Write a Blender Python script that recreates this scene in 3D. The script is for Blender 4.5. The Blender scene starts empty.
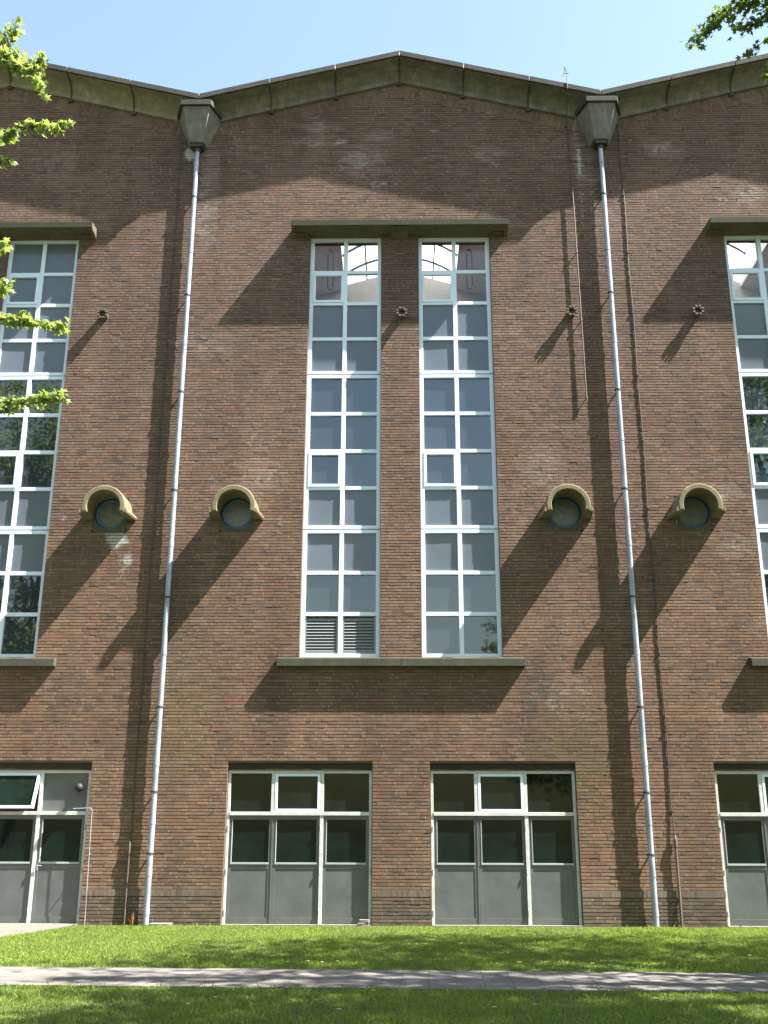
import bpy, math, random
import numpy as np
from mathutils import Vector, Matrix

random.seed(7)
rng = np.random.default_rng(11)
SC = bpy.context.scene
COL = SC.collection
BAY = 9.6            # width of one gabled bay
SUN_EL, SUN_PHI = math.radians(54.5), math.radians(75.5)   # sun height, angle from the facade normal (to the right)
SUN_DIR = Vector((math.cos(SUN_EL) * math.sin(SUN_PHI), -math.cos(SUN_EL) * math.cos(SUN_PHI), math.sin(SUN_EL)))

# ------------------------------------------------------------------ materials
def new_mat(name):
    m = bpy.data.materials.new(name)
    m.use_nodes = True
    nt = m.node_tree
    return m, nt, nt.nodes['Principled BSDF'], nt.nodes['Material Output']

def node(nt, kind, **kw):
    n = nt.nodes.new(kind)
    for k, v in kw.items():
        if k in n.inputs.keys():
            n.inputs[k].default_value = v
        else:
            setattr(n, k, v)
    return n

def ramp(nt, fac, stops):
    r = nt.nodes.new('ShaderNodeValToRGB')
    while len(r.color_ramp.elements) < len(stops):
        r.color_ramp.elements.new(0.5)
    for e, (p, c) in zip(r.color_ramp.elements, stops):
        e.position = p
        e.color = (c[0], c[1], c[2], 1) if hasattr(c, '__len__') else (c, c, c, 1)
    nt.links.new(fac, r.inputs['Fac'])
    return r.outputs['Color']

def noise(nt, scale, detail=4, rough=0.6, vec=None, stretch=None):
    n = node(nt, 'ShaderNodeTexNoise')
    n.inputs['Scale'].default_value = scale
    n.inputs['Detail'].default_value = detail
    n.inputs['Roughness'].default_value = rough
    g = nt.nodes.new('ShaderNodeNewGeometry')
    v = g.outputs['Position'] if vec is None else vec
    if stretch:
        mp = nt.nodes.new('ShaderNodeMapping')
        mp.inputs['Scale'].default_value = stretch
        nt.links.new(v, mp.inputs['Vector'])
        v = mp.outputs['Vector']
    nt.links.new(v, n.inputs['Vector'])
    return n.outputs['Fac']

def mixc(nt, fac, a, b, mode='MIX'):
    m = nt.nodes.new('ShaderNodeMix')
    m.data_type = 'RGBA'
    m.blend_type = mode
    for s, v in ((m.inputs[0], fac), (m.inputs[6], a), (m.inputs[7], b)):
        if isinstance(v, (int, float)):
            s.default_value = v
        elif hasattr(v, '__len__'):
            s.default_value = (v[0], v[1], v[2], 1)
        else:
            nt.links.new(v, s)
    return m.outputs[2]

def bump(nt, bsdf, h, strength=0.3, dist=0.01):
    b = node(nt, 'ShaderNodeBump')
    b.inputs['Strength'].default_value = strength
    b.inputs['Distance'].default_value = dist
    nt.links.new(h, b.inputs['Height'])
    nt.links.new(b.outputs['Normal'], bsdf.inputs['Normal'])

def simple(name, col, rough=0.6, metal=0.0, var=0.15, scale=6.0, bstr=0.0, bscale=40, ior=None):
    m, nt, b, o = new_mat(name)
    f = noise(nt, scale)
    lo = [c * (1 - var) for c in col]
    hi = [min(1, c * (1 + var)) for c in col]
    nt.links.new(ramp(nt, f, [(0.3, lo), (0.7, hi)]), b.inputs['Base Color'])
    b.inputs['Roughness'].default_value = rough
    b.inputs['Metallic'].default_value = metal
    if ior: b.inputs['IOR'].default_value = ior
    if bstr: bump(nt, b, noise(nt, bscale), bstr, 0.01)
    return m

def attr_mat(name, attr, rough, var_scale, var, bscale, bstr, gain=1.0, lime=()):
    """base colour from a per-brick colour attribute, broken up by noise"""
    m, nt, b, o = new_mat(name)
    a = node(nt, 'ShaderNodeAttribute', attribute_name=attr)
    f1 = ramp(nt, noise(nt, var_scale, 5), [(0.25, 1 - var), (0.75, 1 + var)])
    c = mixc(nt, 1.0, a.outputs['Color'], f1, 'MULTIPLY')
    f2 = ramp(nt, noise(nt, 0.45, 6, 0.65), [(0.3, 0.74), (0.72, 1.17)])
    c = mixc(nt, 1.0, c, f2, 'MULTIPLY')
    f3 = ramp(nt, noise(nt, 0.7, 5, 0.6, stretch=(2.6, 2.6, 0.25)), [(0.3, 0.84), (0.65, 1.08)])
    c = mixc(nt, 1.0, c, f3, 'MULTIPLY')
    if gain != 1: c = mixc(nt, 1.0, c, (gain, gain, gain), 'MULTIPLY')
    if lime:
        g = nt.nodes.new('ShaderNodeNewGeometry')
        tot = None
        for (lx, lz, rx, rz, st) in lime:
            mp = nt.nodes.new('ShaderNodeMapping'); mp.vector_type = 'POINT'
            mp.inputs['Location'].default_value = (-lx / rx, 0, -lz / rz); mp.inputs['Scale'].default_value = (1 / rx, 0, 1 / rz)
            nt.links.new(g.outputs['Position'], mp.inputs['Vector'])
            ln_ = node(nt, 'ShaderNodeVectorMath', operation='LENGTH'); nt.links.new(mp.outputs[0], ln_.inputs[0])
            mr = node(nt, 'ShaderNodeMapRange'); mr.inputs['From Min'].default_value = 0.25; mr.inputs['From Max'].default_value = 1.0
            mr.inputs['To Min'].default_value = st; mr.inputs['To Max'].default_value = 0.0
            nt.links.new(ln_.outputs['Value'], mr.inputs['Value'])
            if tot is None: tot = mr.outputs[0]
            else:
                mm = node(nt, 'ShaderNodeMath', operation='MAXIMUM'); nt.links.new(tot, mm.inputs[0]); nt.links.new(mr.outputs[0], mm.inputs[1]); tot = mm.outputs[0]
        nz = noise(nt, 5.5, 7, 0.72)
        ad = node(nt, 'ShaderNodeMath', operation='ADD'); nt.links.new(tot, ad.inputs[0]); nt.links.new(nz, ad.inputs[1])
        fac = ramp(nt, ad.outputs[0], [(0.78, 0.0), (1.0, 0.9)])
        gate = node(nt, 'ShaderNodeMath', operation='GREATER_THAN'); nt.links.new(tot, gate.inputs[0]); gate.inputs[1].default_value = 0.001
        fm = node(nt, 'ShaderNodeMath', operation='MULTIPLY'); nt.links.new(fac, fm.inputs[0]); nt.links.new(gate.outputs[0], fm.inputs[1])
        c = mixc(nt, fm.outputs[0], c, (0.42, 0.41, 0.40))
    nt.links.new(c, b.inputs['Base Color'])
    b.inputs['Roughness'].default_value = rough
    b.inputs['Specular IOR Level'].default_value = 0.3
    bump(nt, b, noise(nt, bscale, 4), bstr, 0.006)
    return m

def concrete(name, base, dark, moss, moss_amt, bstr=0.35):
    m, nt, b, o = new_mat(name)
    f = noise(nt, 3.2, 8, 0.65)
    c = ramp(nt, f, [(0.28, dark), (0.68, base)])
    s = ramp(nt, noise(nt, 2.2, 6, 0.6, stretch=(4.0, 4.0, 0.5)), [(0.42, 0.0), (0.62, 1.0)])
    c = mixc(nt, s, mixc(nt, 0.55, c, dark), c)
    g = ramp(nt, noise(nt, 1.7, 7, 0.7), [(0.62 - 0.35 * moss_amt, 0.0), (0.72, moss_amt)])
    c = mixc(nt, g, c, moss)
    nt.links.new(c, b.inputs['Base Color'])
    b.inputs['Roughness'].default_value = 0.88
    b.inputs['Specular IOR Level'].default_value = 0.25
    bump(nt, b, noise(nt, 26, 6), bstr, 0.012)
    return m

M = {}
M['brick'] = attr_mat('brick_faces', 'tone', 0.9, 11, 0.16, 70, 0.5, 0.96, [(2.75, 8.9, 0.4, 0.9, 0.25), (3.4, 10.3, 0.6, 0.5, 0.24), (-2.75, 9.2, 0.4, 0.8, 0.25), (-3.0, 11.6, 0.5, 0.4, 0.2), (-1.4, 17.6, 0.5, 0.2, 0.33), (0.9, 17.9, 0.4, 0.15, 0.28), (2.3, 16.9, 0.3, 0.25, 0.3), (-0.4, 16.4, 0.9, 0.35, 0.3), (6.2, 17.3, 0.5, 0.25, 0.3), (3.2, 4.2, 0.8, 0.4, 0.24), (-0.1, 8.4, 0.4, 0.5, 0.22), (7.6, 15.9, 0.4, 0.3, 0.26), (-6.05, 7.62, 0.50, 0.34, 0.52), (-5.82, 7.15, 0.34, 0.55, 0.36), (-5.33, 8.55, 0.30, 0.38, 0.27), (-5.17, 7.9, 0.10, 0.6, 0.30), (-5.02, 17.30, 0.26, 0.34, 0.60), (4.28, 17.0, 0.10, 0.9, 0.40), (4.28, 15.6, 0.08, 1.2, 0.28), (4.5, 15.9, 0.07, 1.3, 0.26),
    (-0.9, 16.95, 0.6, 0.5, 0.25), (6.9, 8.55, 0.5, 0.25, 0.27), (7.1, 7.4, 0.4, 0.25, 0.26), (3.0, 9.3, 0.5, 0.5, 0.22), (-3.3, 9.9, 0.35, 0.35, 0.26), (-2.55, 8.05, 0.3, 0.25, 0.30), (-7.2, 8.1, 0.15, 0.12, 0.35), (3.35, 9.0, 0.5, 0.3, 0.22), (-4.55, 15.6, 0.18, 1.6, 0.22)])
M['mortar'] = simple('mortar', (0.085, 0.072, 0.060), 0.95, var=0.3, scale=3, bstr=0.4)
M['reveal'] = simple('brick_reveal', (0.135, 0.085, 0.062), 0.92, var=0.4, scale=14, bstr=0.4)
M['cornice'] = concrete('cornice_concrete', (0.215, 0.192, 0.165), (0.085, 0.078, 0.070), (0.11, 0.102, 0.075), 0.4)
M['bead'] = simple('grey_bead_paint', (0.30, 0.33, 0.33), 0.5, var=0.1)
M['plate'] = concrete('plate_concrete', (0.115, 0.108, 0.09), (0.06, 0.058, 0.048), (0.07, 0.07, 0.045), 0.4)
M['moss'] = concrete('mossy_concrete', (0.040, 0.043, 0.030), (0.024, 0.026, 0.019), (0.028, 0.040, 0.015), 0.8)
M['sill'] = concrete('sill_concrete', (0.085, 0.08, 0.062), (0.042, 0.042, 0.034), (0.045, 0.055, 0.026), 0.6)
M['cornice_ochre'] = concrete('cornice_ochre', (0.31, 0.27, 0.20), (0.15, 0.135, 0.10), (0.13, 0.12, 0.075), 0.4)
M['beam'] = simple('dark_beam', (0.026, 0.020, 0.013), 0.98, var=0.3, scale=8)
M['fascia'] = concrete('fascia_concrete', (0.072, 0.072, 0.066), (0.036, 0.037, 0.034), (0.045, 0.05, 0.035), 0.5)
M['lintel'] = concrete('lintel_concrete', (0.135, 0.115, 0.075), (0.07, 0.063, 0.042), (0.06, 0.06, 0.032), 0.4)
M['hood'] = concrete('hood_concrete', (0.25, 0.205, 0.125), (0.12, 0.105, 0.068), (0.115, 0.105, 0.05), 0.6)
M['hopper'] = concrete('hopper_zinc', (0.21, 0.20, 0.193), (0.115, 0.11, 0.105), (0.115, 0.112, 0.098), 0.2, 0.12)
M['slab'] = concrete('path_concrete', (0.15, 0.137, 0.125), (0.11, 0.10, 0.09), (0.07, 0.07, 0.05), 0.25)
M['white'] = simple('white_frame_paint', (0.60, 0.69, 0.82), 0.42, var=0.05, scale=5)
M['cream'] = simple('old_white_door_paint', (0.46, 0.47, 0.46), 0.5, var=0.14, scale=9, bstr=0.15)
M['doorgrey'] = simple('grey_door_paint', (0.086, 0.097, 0.097), 0.42, var=0.16, scale=3.2)
M['panel'] = simple('grey_spandrel', (0.105, 0.125, 0.155), 0.16, var=0.08, scale=1.3, ior=1.5)
M['pane'] = simple('blue_glass', (0.026, 0.034, 0.045), 0.02, var=0.2, scale=0.9, ior=2.1)
M['pane'].node_tree.nodes['Principled BSDF'].inputs['Specular Tint'].default_value = (0.84, 0.92, 1.0, 1)
M['darkglass'] = simple('dark_glass', (0.006, 0.011, 0.009), 0.03, var=0.4, scale=1.6, ior=1.36)
M['darkglass'].node_tree.nodes['Principled BSDF'].inputs['Specular Tint'].default_value = (0.74, 0.90, 0.76, 1)  # reflection of a tree row put into the glass as a green tint
M['port'] = simple('dusty_glass', (0.15, 0.155, 0.135), 0.3, var=0.25, scale=9)
M['bluering'] = simple('blue_paint', (0.05, 0.13, 0.24), 0.45, var=0.3, scale=18)
M['iron'] = simple('rusty_iron', (0.10, 0.072, 0.06), 0.7, var=0.4, scale=30, bstr=0.3)
M['darkiron'] = simple('dark_iron', (0.04, 0.038, 0.036), 0.6, var=0.3, scale=20)
M['zinc'] = simple('zinc_pipe', (0.27, 0.31, 0.39), 0.36, metal=0.25, var=0.28, scale=2.3)
M['black'] = simple('black_plastic', (0.008, 0.008, 0.010), 0.65, var=0.2)
M['louvre'] = simple('grey_louvre', (0.17, 0.19, 0.195), 0.5, var=0.06)
M['roof'] = simple('roof_felt', (0.16, 0.15, 0.145), 0.9, var=0.15, scale=3)
M['plaster'] = simple('pale_plaster', (0.44, 0.41, 0.38), 0.85, var=0.10, scale=1.2)
M['barpaint'] = simple('grey_bar', (0.04, 0.04, 0.04), 0.6)
M['ceil'] = simple('grey_slab', (0.78, 0.75, 0.77), 0.9, var=0.08)
M['floor'] = simple('hall_floor', (0.2, 0.2, 0.19), 0.7)
M['bark'] = simple('bark', (0.085, 0.07, 0.055), 0.95, var=0.4, scale=12, bstr=0.9, bscale=18)
M['loose'] = simple('loose_brick_clay', (0.17, 0.13, 0.125), 0.9, var=0.25, scale=20, bstr=0.5)
M['limestone'] = simple('pale_stone', (0.15, 0.14, 0.12), 0.9, var=0.2, scale=15, bstr=0.4)
M['petal'] = simple('daisy_petal', (0.8, 0.8, 0.78), 0.7, var=0.03)
M['daisyheart'] = simple('daisy_heart', (0.7, 0.45, 0.03), 0.8, var=0.1)
M['drygrass'] = simple('dried_leaf', (0.2, 0.085, 0.02), 0.8, var=0.35, scale=30)

# clear window glass: fresnel mix of a clean pass-through and a mirror
m, nt, b, o = new_mat('clear_glass')
nt.nodes.remove(b)
fr = node(nt, 'ShaderNodeFresnel'); fr.inputs['IOR'].default_value = 1.5
tr = node(nt, 'ShaderNodeBsdfTransparent'); tr.inputs['Color'].default_value = (0.9, 0.93, 0.92, 1)
gl = node(nt, 'ShaderNodeBsdfGlossy'); gl.inputs['Roughness'].default_value = 0.02
mx = nt.nodes.new('ShaderNodeMixShader')
nt.links.new(fr.outputs[0], mx.inputs[0]); nt.links.new(tr.outputs[0], mx.inputs[1]); nt.links.new(gl.outputs[0], mx.inputs[2])
nt.links.new(mx.outputs[0], o.inputs['Surface'])
M['clear'] = m
# milky skylight glazing
m, nt, b, o = new_mat('milky_skylight')
nt.nodes.remove(b)
tl = node(nt, 'ShaderNodeBsdfTranslucent'); tl.inputs['Color'].default_value = (0.5, 0.51, 0.52, 1)
df = node(nt, 'ShaderNodeBsdfDiffuse'); df.inputs['Color'].default_value = (0.8, 0.8, 0.8, 1)
mx = nt.nodes.new('ShaderNodeMixShader'); mx.inputs[0].default_value = 0.15
nt.links.new(tl.outputs[0], mx.inputs[1]); nt.links.new(df.outputs[0], mx.inputs[2]); nt.links.new(mx.outputs[0], o.inputs['Surface'])
M['milky'] = m

def leaf_mat(name, c1, c2, trans, tcol):
    m, nt, b, o = new_mat(name)
    a = node(nt, 'ShaderNodeAttribute', attribute_name='tone')
    c = ramp(nt, a.outputs['Fac'], [(0.0, c1), (1.0, c2)])
    nt.links.new(c, b.inputs['Base Color'])
    b.inputs['Roughness'].default_value = 0.5
    b.inputs['Specular IOR Level'].default_value = 0.35
    tl = nt.nodes.new('ShaderNodeBsdfTranslucent')
    t = mixc(nt, 1.0, c, tcol, 'MULTIPLY')
    nt.links.new(t, tl.inputs['Color'])
    mx = nt.nodes.new('ShaderNodeMixShader'); mx.inputs[0].default_value = trans
    nt.links.new(b.outputs[0], mx.inputs[1]); nt.links.new(tl.outputs[0], mx.inputs[2]); nt.links.new(mx.outputs[0], o.inputs['Surface'])
    return m
M['leaf_young'] = leaf_mat('young_leaf', (0.095, 0.145, 0.045), (0.205, 0.265, 0.115), 0.45, (1.9, 1.8, 0.9))
M['leaf'] = leaf_mat('tree_leaf', (0.045, 0.085, 0.024), (0.11, 0.165, 0.05), 0.42, (1.8, 1.8, 0.8))
M['blade'] = leaf_mat('grass_blade', (0.105, 0.162, 0.026), (0.230, 0.295, 0.062), 0.40, (1.5, 1.6, 0.8))

# ground under the grass
m, nt, b, o = new_mat('lawn_soil')
f = noise(nt, 0.8, 8, 0.7)
f2 = noise(nt, 40, 4)
c = ramp(nt, f, [(0.3, (0.028, 0.050, 0.012)), (0.7, (0.042, 0.066, 0.016))])
c = mixc(nt, ramp(nt, f2, [(0.4, 0.0), (0.7, 0.6)]), c, (0.045, 0.045, 0.02))
nt.links.new(c, b.inputs['Base Color']); b.inputs['Roughness'].default_value = 0.95
bump(nt, b, f2, 0.8, 0.03)
M['soil'] = m

# ------------------------------------------------------------------ mesh helpers
class MB:
    def __init__(s):
        s.v, s.f, s.mi = [], [], []
    def add(s, verts, faces, mi=0):
        n = len(s.v)
        s.v += [tuple(p) for p in verts]
        s.f += [tuple(i + n for i in f) for f in faces]
        s.mi += [mi] * len(faces)
    def box(s, x0, x1, y0, y1, z0, z1, mi=0):
        v = [(x, y, z) for z in (z0, z1) for y in (y0, y1) for x in (x0, x1)]
        s.add(v, [(0, 2, 3, 1), (4, 5, 7, 6), (0, 1, 5, 4), (2, 6, 7, 3), (0, 4, 6, 2), (1, 3, 7, 5)], mi)
    def quad(s, a, b, c, d, mi=0):
        s.add([a, b, c, d], [(0, 1, 2, 3)], mi)
    def prism_x(s, prof, x0, x1, mi=0, caps=True):
        """profile of (y,z) swept along x"""
        n = len(prof)
        v = [(x0, y, z) for y, z in prof] + [(x1, y, z) for y, z in prof]
        f = [(i, (i + 1) % n, n + (i + 1) % n, n + i) for i in range(n)]
        if caps: f += [tuple(range(n))[::-1], tuple(range(n, 2 * n))]
        s.add(v, f, mi)
    def tube(s, pts, r, n=10, mi=0, cap=True):
        pts = [Vector(p) for p in pts]
        rs = r if hasattr(r, '__len__') else [r] * len(pts)
        rings = []
        for i, p in enumerate(pts):
            d = (pts[min(i + 1, len(pts) - 1)] - pts[max(i - 1, 0)])
            d = d.normalized() if d.length > 1e-9 else Vector((0, 0, 1))
            up = Vector((0, 0, 1)) if abs(d.z) < 0.9 else Vector((1, 0, 0))
            a = d.cross(up).normalized(); c = d.cross(a)
            rings.append([p + (a * math.cos(t) + c * math.sin(t)) * rs[i] for t in [2 * math.pi * k / n for k in range(n)]])
        v = [q for ring in rings for q in ring]
        f = []
        for i in range(len(pts) - 1):
            for k in range(n):
                f.append((i * n + k, i * n + (k + 1) % n, (i + 1) * n + (k + 1) % n, (i + 1) * n + k))
        if cap: f += [tuple(range(n))[::-1], tuple(range((len(pts) - 1) * n, len(pts) * n))]
        s.add(v, f, mi)
    def lathe_y(s, prof, cx, cz, n=32, a0=0.0, a1=2 * math.pi, mi=0, closed_prof=True, ends=False):
        """profile of (radius, y) turned about an axis along y"""
        full = abs(a1 - a0 - 2 * math.pi) < 1e-6
        m_ = n if full else n + 1
        k = len(prof)
        v = []
        for i in range(m_):
            t = a0 + (a1 - a0) * i / n
            for r, y in prof:
                v.append((cx + r * math.cos(t), y, cz + r * math.sin(t)))
        f = []
        for i in range(n):
            j = (i + 1) % m_
            for q in range(k if closed_prof else k - 1):
                w = (q + 1) % k
                f.append((i * k + q, i * k + w, j * k + w, j * k + q))
        if ends and not full:
            f += [tuple(range(k)), tuple(range((m_ - 1) * k, m_ * k))[::-1]]
        s.add(v, f, mi)
    def build(s, name, mats, parent=None, bevel=0.0, smooth=False, loc=(0, 0, 0)):
        me = bpy.data.meshes.new(name)
        me.from_pydata(s.v, [], s.f)
        mats = mats if isinstance(mats, (list, tuple)) else [mats]
        for q in mats: me.materials.append(q)
        if len(mats) > 1: me.polygons.foreach_set('material_index', s.mi)
        if smooth: me.polygons.foreach_set('use_smooth', [True] * len(s.f))
        me.update()
        import bmesh
        bm = bmesh.new(); bm.from_mesh(me)
        bmesh.ops.recalc_face_normals(bm, faces=bm.faces)
        bm.to_mesh(me); bm.free()
        o = bpy.data.objects.new(name, me)
        COL.objects.link(o)
        o.location = loc
        if parent: o.parent = parent
        if bevel:
            bv = o.modifiers.new('edge', 'BEVEL'); bv.width = bevel; bv.segments = 2; bv.limit_method = 'ANGLE'
        return o

def tag(o, label=None, cat=None, group=None, kind=None):
    if label: o['label'] = label
    if cat: o['category'] = cat
    if group: o['group'] = group
    if kind: o['kind'] = kind
    return o

def copy_tree(o, parent=None, off=(0, 0, 0)):
    c = o.copy(); COL.objects.link(c)
    c.parent = parent
    c.location = Vector(o.location) + Vector(off)
    for ch in [q for q in bpy.data.objects if q.parent == o]:
        copy_tree(ch, c)
    return c

def numpy_mesh(name, V, nper, mats, tone=None, parent=None, smooth=False, faces=None):
    """V (n,3); faces are consecutive runs of nper vertices, or an explicit (m,k) index array"""
    me = bpy.data.meshes.new(name)
    me.vertices.add(len(V)); me.vertices.foreach_set('co', np.ascontiguousarray(V, dtype=np.float32).ravel())
    if faces is None:
        nf = len(V) // nper
        idx = np.arange(nf * nper, dtype=np.int32)
        k = nper
    else:
        nf, k = faces.shape
        idx = np.ascontiguousarray(faces, dtype=np.int32).ravel()
    me.loops.add(nf * k); me.loops.foreach_set('vertex_index', idx)
    me.polygons.add(nf)
    me.polygons.foreach_set('loop_start', np.arange(0, nf * k, k, dtype=np.int32))
    me.polygons.foreach_set('loop_total', np.full(nf, k, dtype=np.int32))
    me.polygons.foreach_set('use_smooth', np.full(nf, bool(smooth)))
    if tone is not None:
        if tone.ndim == 1:
            a = me.attributes.new('tone', 'FLOAT', 'POINT'); a.data.foreach_set('value', tone.astype(np.float32))
        else:
            a = me.attributes.new('tone', 'FLOAT_COLOR', 'POINT')
            a.data.foreach_set('color', np.ascontiguousarray(np.c_[tone, np.ones(len(tone))], dtype=np.float32).ravel())
    for q in (mats if isinstance(mats, (list, tuple)) else [mats]): me.materials.append(q)
    me.update(calc_edges=True); me.validate()
    o = bpy.data.objects.new(name, me); COL.objects.link(o)
    if parent: o.parent = parent
    return o

# ------------------------------------------------------------------ the factory hall
hall = bpy.data.objects.new('factory_hall', None); COL.objects.link(hall)
tag(hall, 'brown brick industrial hall with three low gables and tall white gridded windows', 'building')
XW = 1.5 * BAY
def bay_x(x): return ((x + BAY / 2) % BAY) - BAY / 2
def wall_top(x): return 19.27 - 0.252 * abs(bay_x(x))

WIN_X = (0.43, 2.085); WIN_Z = (5.11, 15.012)
DOOR_X = (0.57, 3.44); DOOR_Z = (0.0, 3.012)
PORT_X, PORT_Z, PORT_H = 3.49, 8.22, 0.37
def port_x(b, s): return b * 6.22 if b != 0 and s == -b else b * BAY + s * PORT_X
openings = []
for b in (-1, 0, 1):
    for s in (-1, 1):
        for xr, zr in ((WIN_X, WIN_Z), (DOOR_X, DOOR_Z), ((port_x(b, s) - PORT_H, port_x(b, s) + PORT_H), (PORT_Z - 0.43, PORT_Z + PORT_H))):
            a, c = (xr[0], xr[1]) if zr[1] < 9 and zr[0] > 7 else (b * BAY + s * xr[0], b * BAY + s * xr[1])
            openings.append((min(a, c), max(a, c), zr[0], zr[1]))

# --- individual bricks -------------------------------------------------
C = 0.065
CF = {}
PAL = np.array([(0.158, 0.098, 0.062), (0.130, 0.092, 0.072), (0.165, 0.090, 0.058), (0.180, 0.122, 0.082), (0.088, 0.064, 0.052), (0.142, 0.104, 0.084)])
PMEAN = np.array((0.146, 0.096, 0.066))
P_LOW = np.array([0.30, 0.12, 0.20, 0.22, 0.06, 0.10])
P_HIGH = np.array([0.24, 0.24, 0.12, 0.08, 0.12, 0.20])
# places where lime has bloomed on the wall, or moss and soot have settled (x, z, rx, rz, strength, kind)
stains = [
          (-4.55, 16.2, 0.2, 1.2, 0.35, 'w'), (-4.4, 12.2, 0.5, 0.25, 0.25, 'w'),
          (4.28, 16.9, 0.06, 1.3, 0.35, 'w'), (4.55, 16.0, 0.05, 1.5, 0.2, 'w'), (-0.9, 17.0, 0.45, 0.35, 0.35, 'w'), (-1.9, 18.0, 0.3, 0.15, 0.35, 'w'),
          (-0.5, 17.75, 0.3, 0.12, 0.3, 'w'), (2.2, 17.2, 0.3, 0.2, 0.25, 'w'), (-2.1, 17.6, 0.4, 0.12, 0.25, 'w'), (6.3, 17.3, 0.35, 0.2, 0.3, 'w'), (8.2, 16.0, 0.3, 0.2, 0.3, 'w'),
          (3.1, 9.2, 0.4, 0.4, 0.22, 'w'), (6.9, 8.6, 0.35, 0.2, 0.3, 'w'), (-2.9, 9.0, 0.4, 0.3, 0.2, 'w'), (3.2, 4.3, 0.6, 0.3, 0.2, 'w'),
          (7.05, 7.4, 0.3, 0.2, 0.25, 'w'), (-8.3, 16.9, 0.4, 0.4, 0.2, 'w'), (3.4, 3.1, 0.55, 0.9, 0.5, 'g'), (-4.5, 3.9, 0.55, 1.3, 0.35, 'g'),
          (-4.6, 5.9, 0.6, 1.2, 0.35, 'd'), (2.75, 4.5, 0.3, 0.5, 0.45, 'd'), (-6.9, 4.3, 0.4, 0.5, 0.45, 'd'), (-4.35, 0.9, 0.35, 0.5, 0.45, 'd'), (0.0, 4.3, 1.9, 0.5, 0.18, 'd'),
          (-5.6, 3.5, 0.5, 1.6, 0.25, 'd'), (5.1, 17.4, 0.5, 0.9, 0.3, 'd'), (-5.5, 16.6, 0.4, 0.9, 0.35, 'd'), (0.0, 13.9, 0.45, 1.0, 0.30, 'd'), (-2.6, 4.2, 0.25, 0.8, 0.45, 'd'), (2.6, 4.0, 0.22, 0.9, 0.4, 'd'), (-1.2, 4.5, 0.5, 0.35, 0.3, 'd'), (1.3, 4.5, 0.6, 0.3, 0.3, 'd'), (7.0, 4.2, 0.25, 0.8, 0.4, 'd'), (0.0, 2.2, 0.5, 2.0, 0.18, 'd'), (5.6, 1.0, 0.5, 0.8, 0.25, 'd')]
V_, F_, T_ = [], [], []
nv = 0
def emit(quad_x0, quad_x1, z0, z1, col, y=0.0, depth=0.05, tilt=0.0007, bev=0.002, rot=None):
    """one brick: a chamfered front face and four sides"""
    global nv
    j = [random.uniform(-tilt, tilt) for _ in range(4)]
    e = [random.uniform(-0.0015, 0.0015) for _ in range(4)]
    bx = bev * 0.15
    pts = [(quad_x0 + bx, z0 + bev), (quad_x1 - bx, z0 + bev), (quad_x1 - bx, z1 - bev), (quad_x0 + bx, z1 - bev)]
    out = [(quad_x0, z0 + e[0]), (quad_x1, z0 + e[1]), (quad_x1, z1 + e[2]), (quad_x0, z1 + e[3])]
    if rot: pts = [rot(p) for p in pts]; out = [rot(p) for p in out]
    V_.extend([(p[0], y + j[i], p[1]) for i, p in enumerate(pts)])
    V_.extend([(p[0], y + bev + j[i], p[1]) for i, p in enumerate(out)])
    V_.extend([(p[0], y + depth, p[1]) for p in out])
    n = nv
    F_.append((n, n + 1, n + 2, n + 3))
    for a in (0, 4):
        for k in range(4):
            q = (k + 1) % 4
            F_.append((n + a + q, n + a + k, n + a + 4 + k, n + a + 4 + q))
    T_.extend([col] * 12)
    nv += 12
def emit_flat(x0, x1, z0, z1, col, y):
    global nv
    V_.extend([(x0, y, z0), (x1, y, z0), (x1, y, z1), (x0, y, z1)]); F_.append((nv, nv + 1, nv + 2, nv + 3)); T_.extend([col] * 4); nv += 4
def tone(x, z, base=None):
    t = min(1, max(0, (z - 2) / 13))
    c = np.array(base) if base is not None else PAL[np.searchsorted(np.cumsum(P_LOW * (1 - t) + P_HIGH * t), random.random() * 0.999)]
    row = int(z / C)
    if row not in CF: CF[row] = random.uniform(0.92, 1.08)
    c = (c * 0.62 + PMEAN * 0.38 if base is None else c) * random.uniform(0.90, 1.11) * CF[row]
    if base is None: c = c * np.array((1.15 - 0.13 * t, 1.09 - 0.09 * t, 1.05 + 0.09 * t))
    for sx, sz, rx, rz, st, k in stains:
        d = ((x - sx) / rx) ** 2 + ((z - sz) / rz) ** 2
        if d < 2.6:
            w = st * max(0, 1 - d / 2.6) * random.uniform(0.1, 1.5)
            w = min(0.9, w)
            if k == 'w' and st < 0.6: w *= 0.6
            tgt = {'w': np.array((0.50, 0.47, 0.44)), 'g': np.array((0.13, 0.115, 0.045)), 'd': np.array((0.055, 0.05, 0.042))}[k]
            c = c * (1 - w) + tgt * w
    return tuple(c)
HEADJ = [np.array((0.30, 0.265, 0.225)), np.array((0.15, 0.11, 0.085)), np.array((0.13, 0.09, 0.068))]
def free_spans(z0, z1, x0, x1):
    cuts = sorted((a - 0.004, c + 0.004) for a, c, d, e in openings if d < z1 - 0.012 and e > z0 + 0.012)
    spans, cur = [], x0
    for a, c in cuts:
        if a > cur: spans.append((cur, min(a, x1)))
        cur = max(cur, c)
    if cur < x1: spans.append((cur, x1))
    return spans
PL_ROWS = 8
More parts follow.
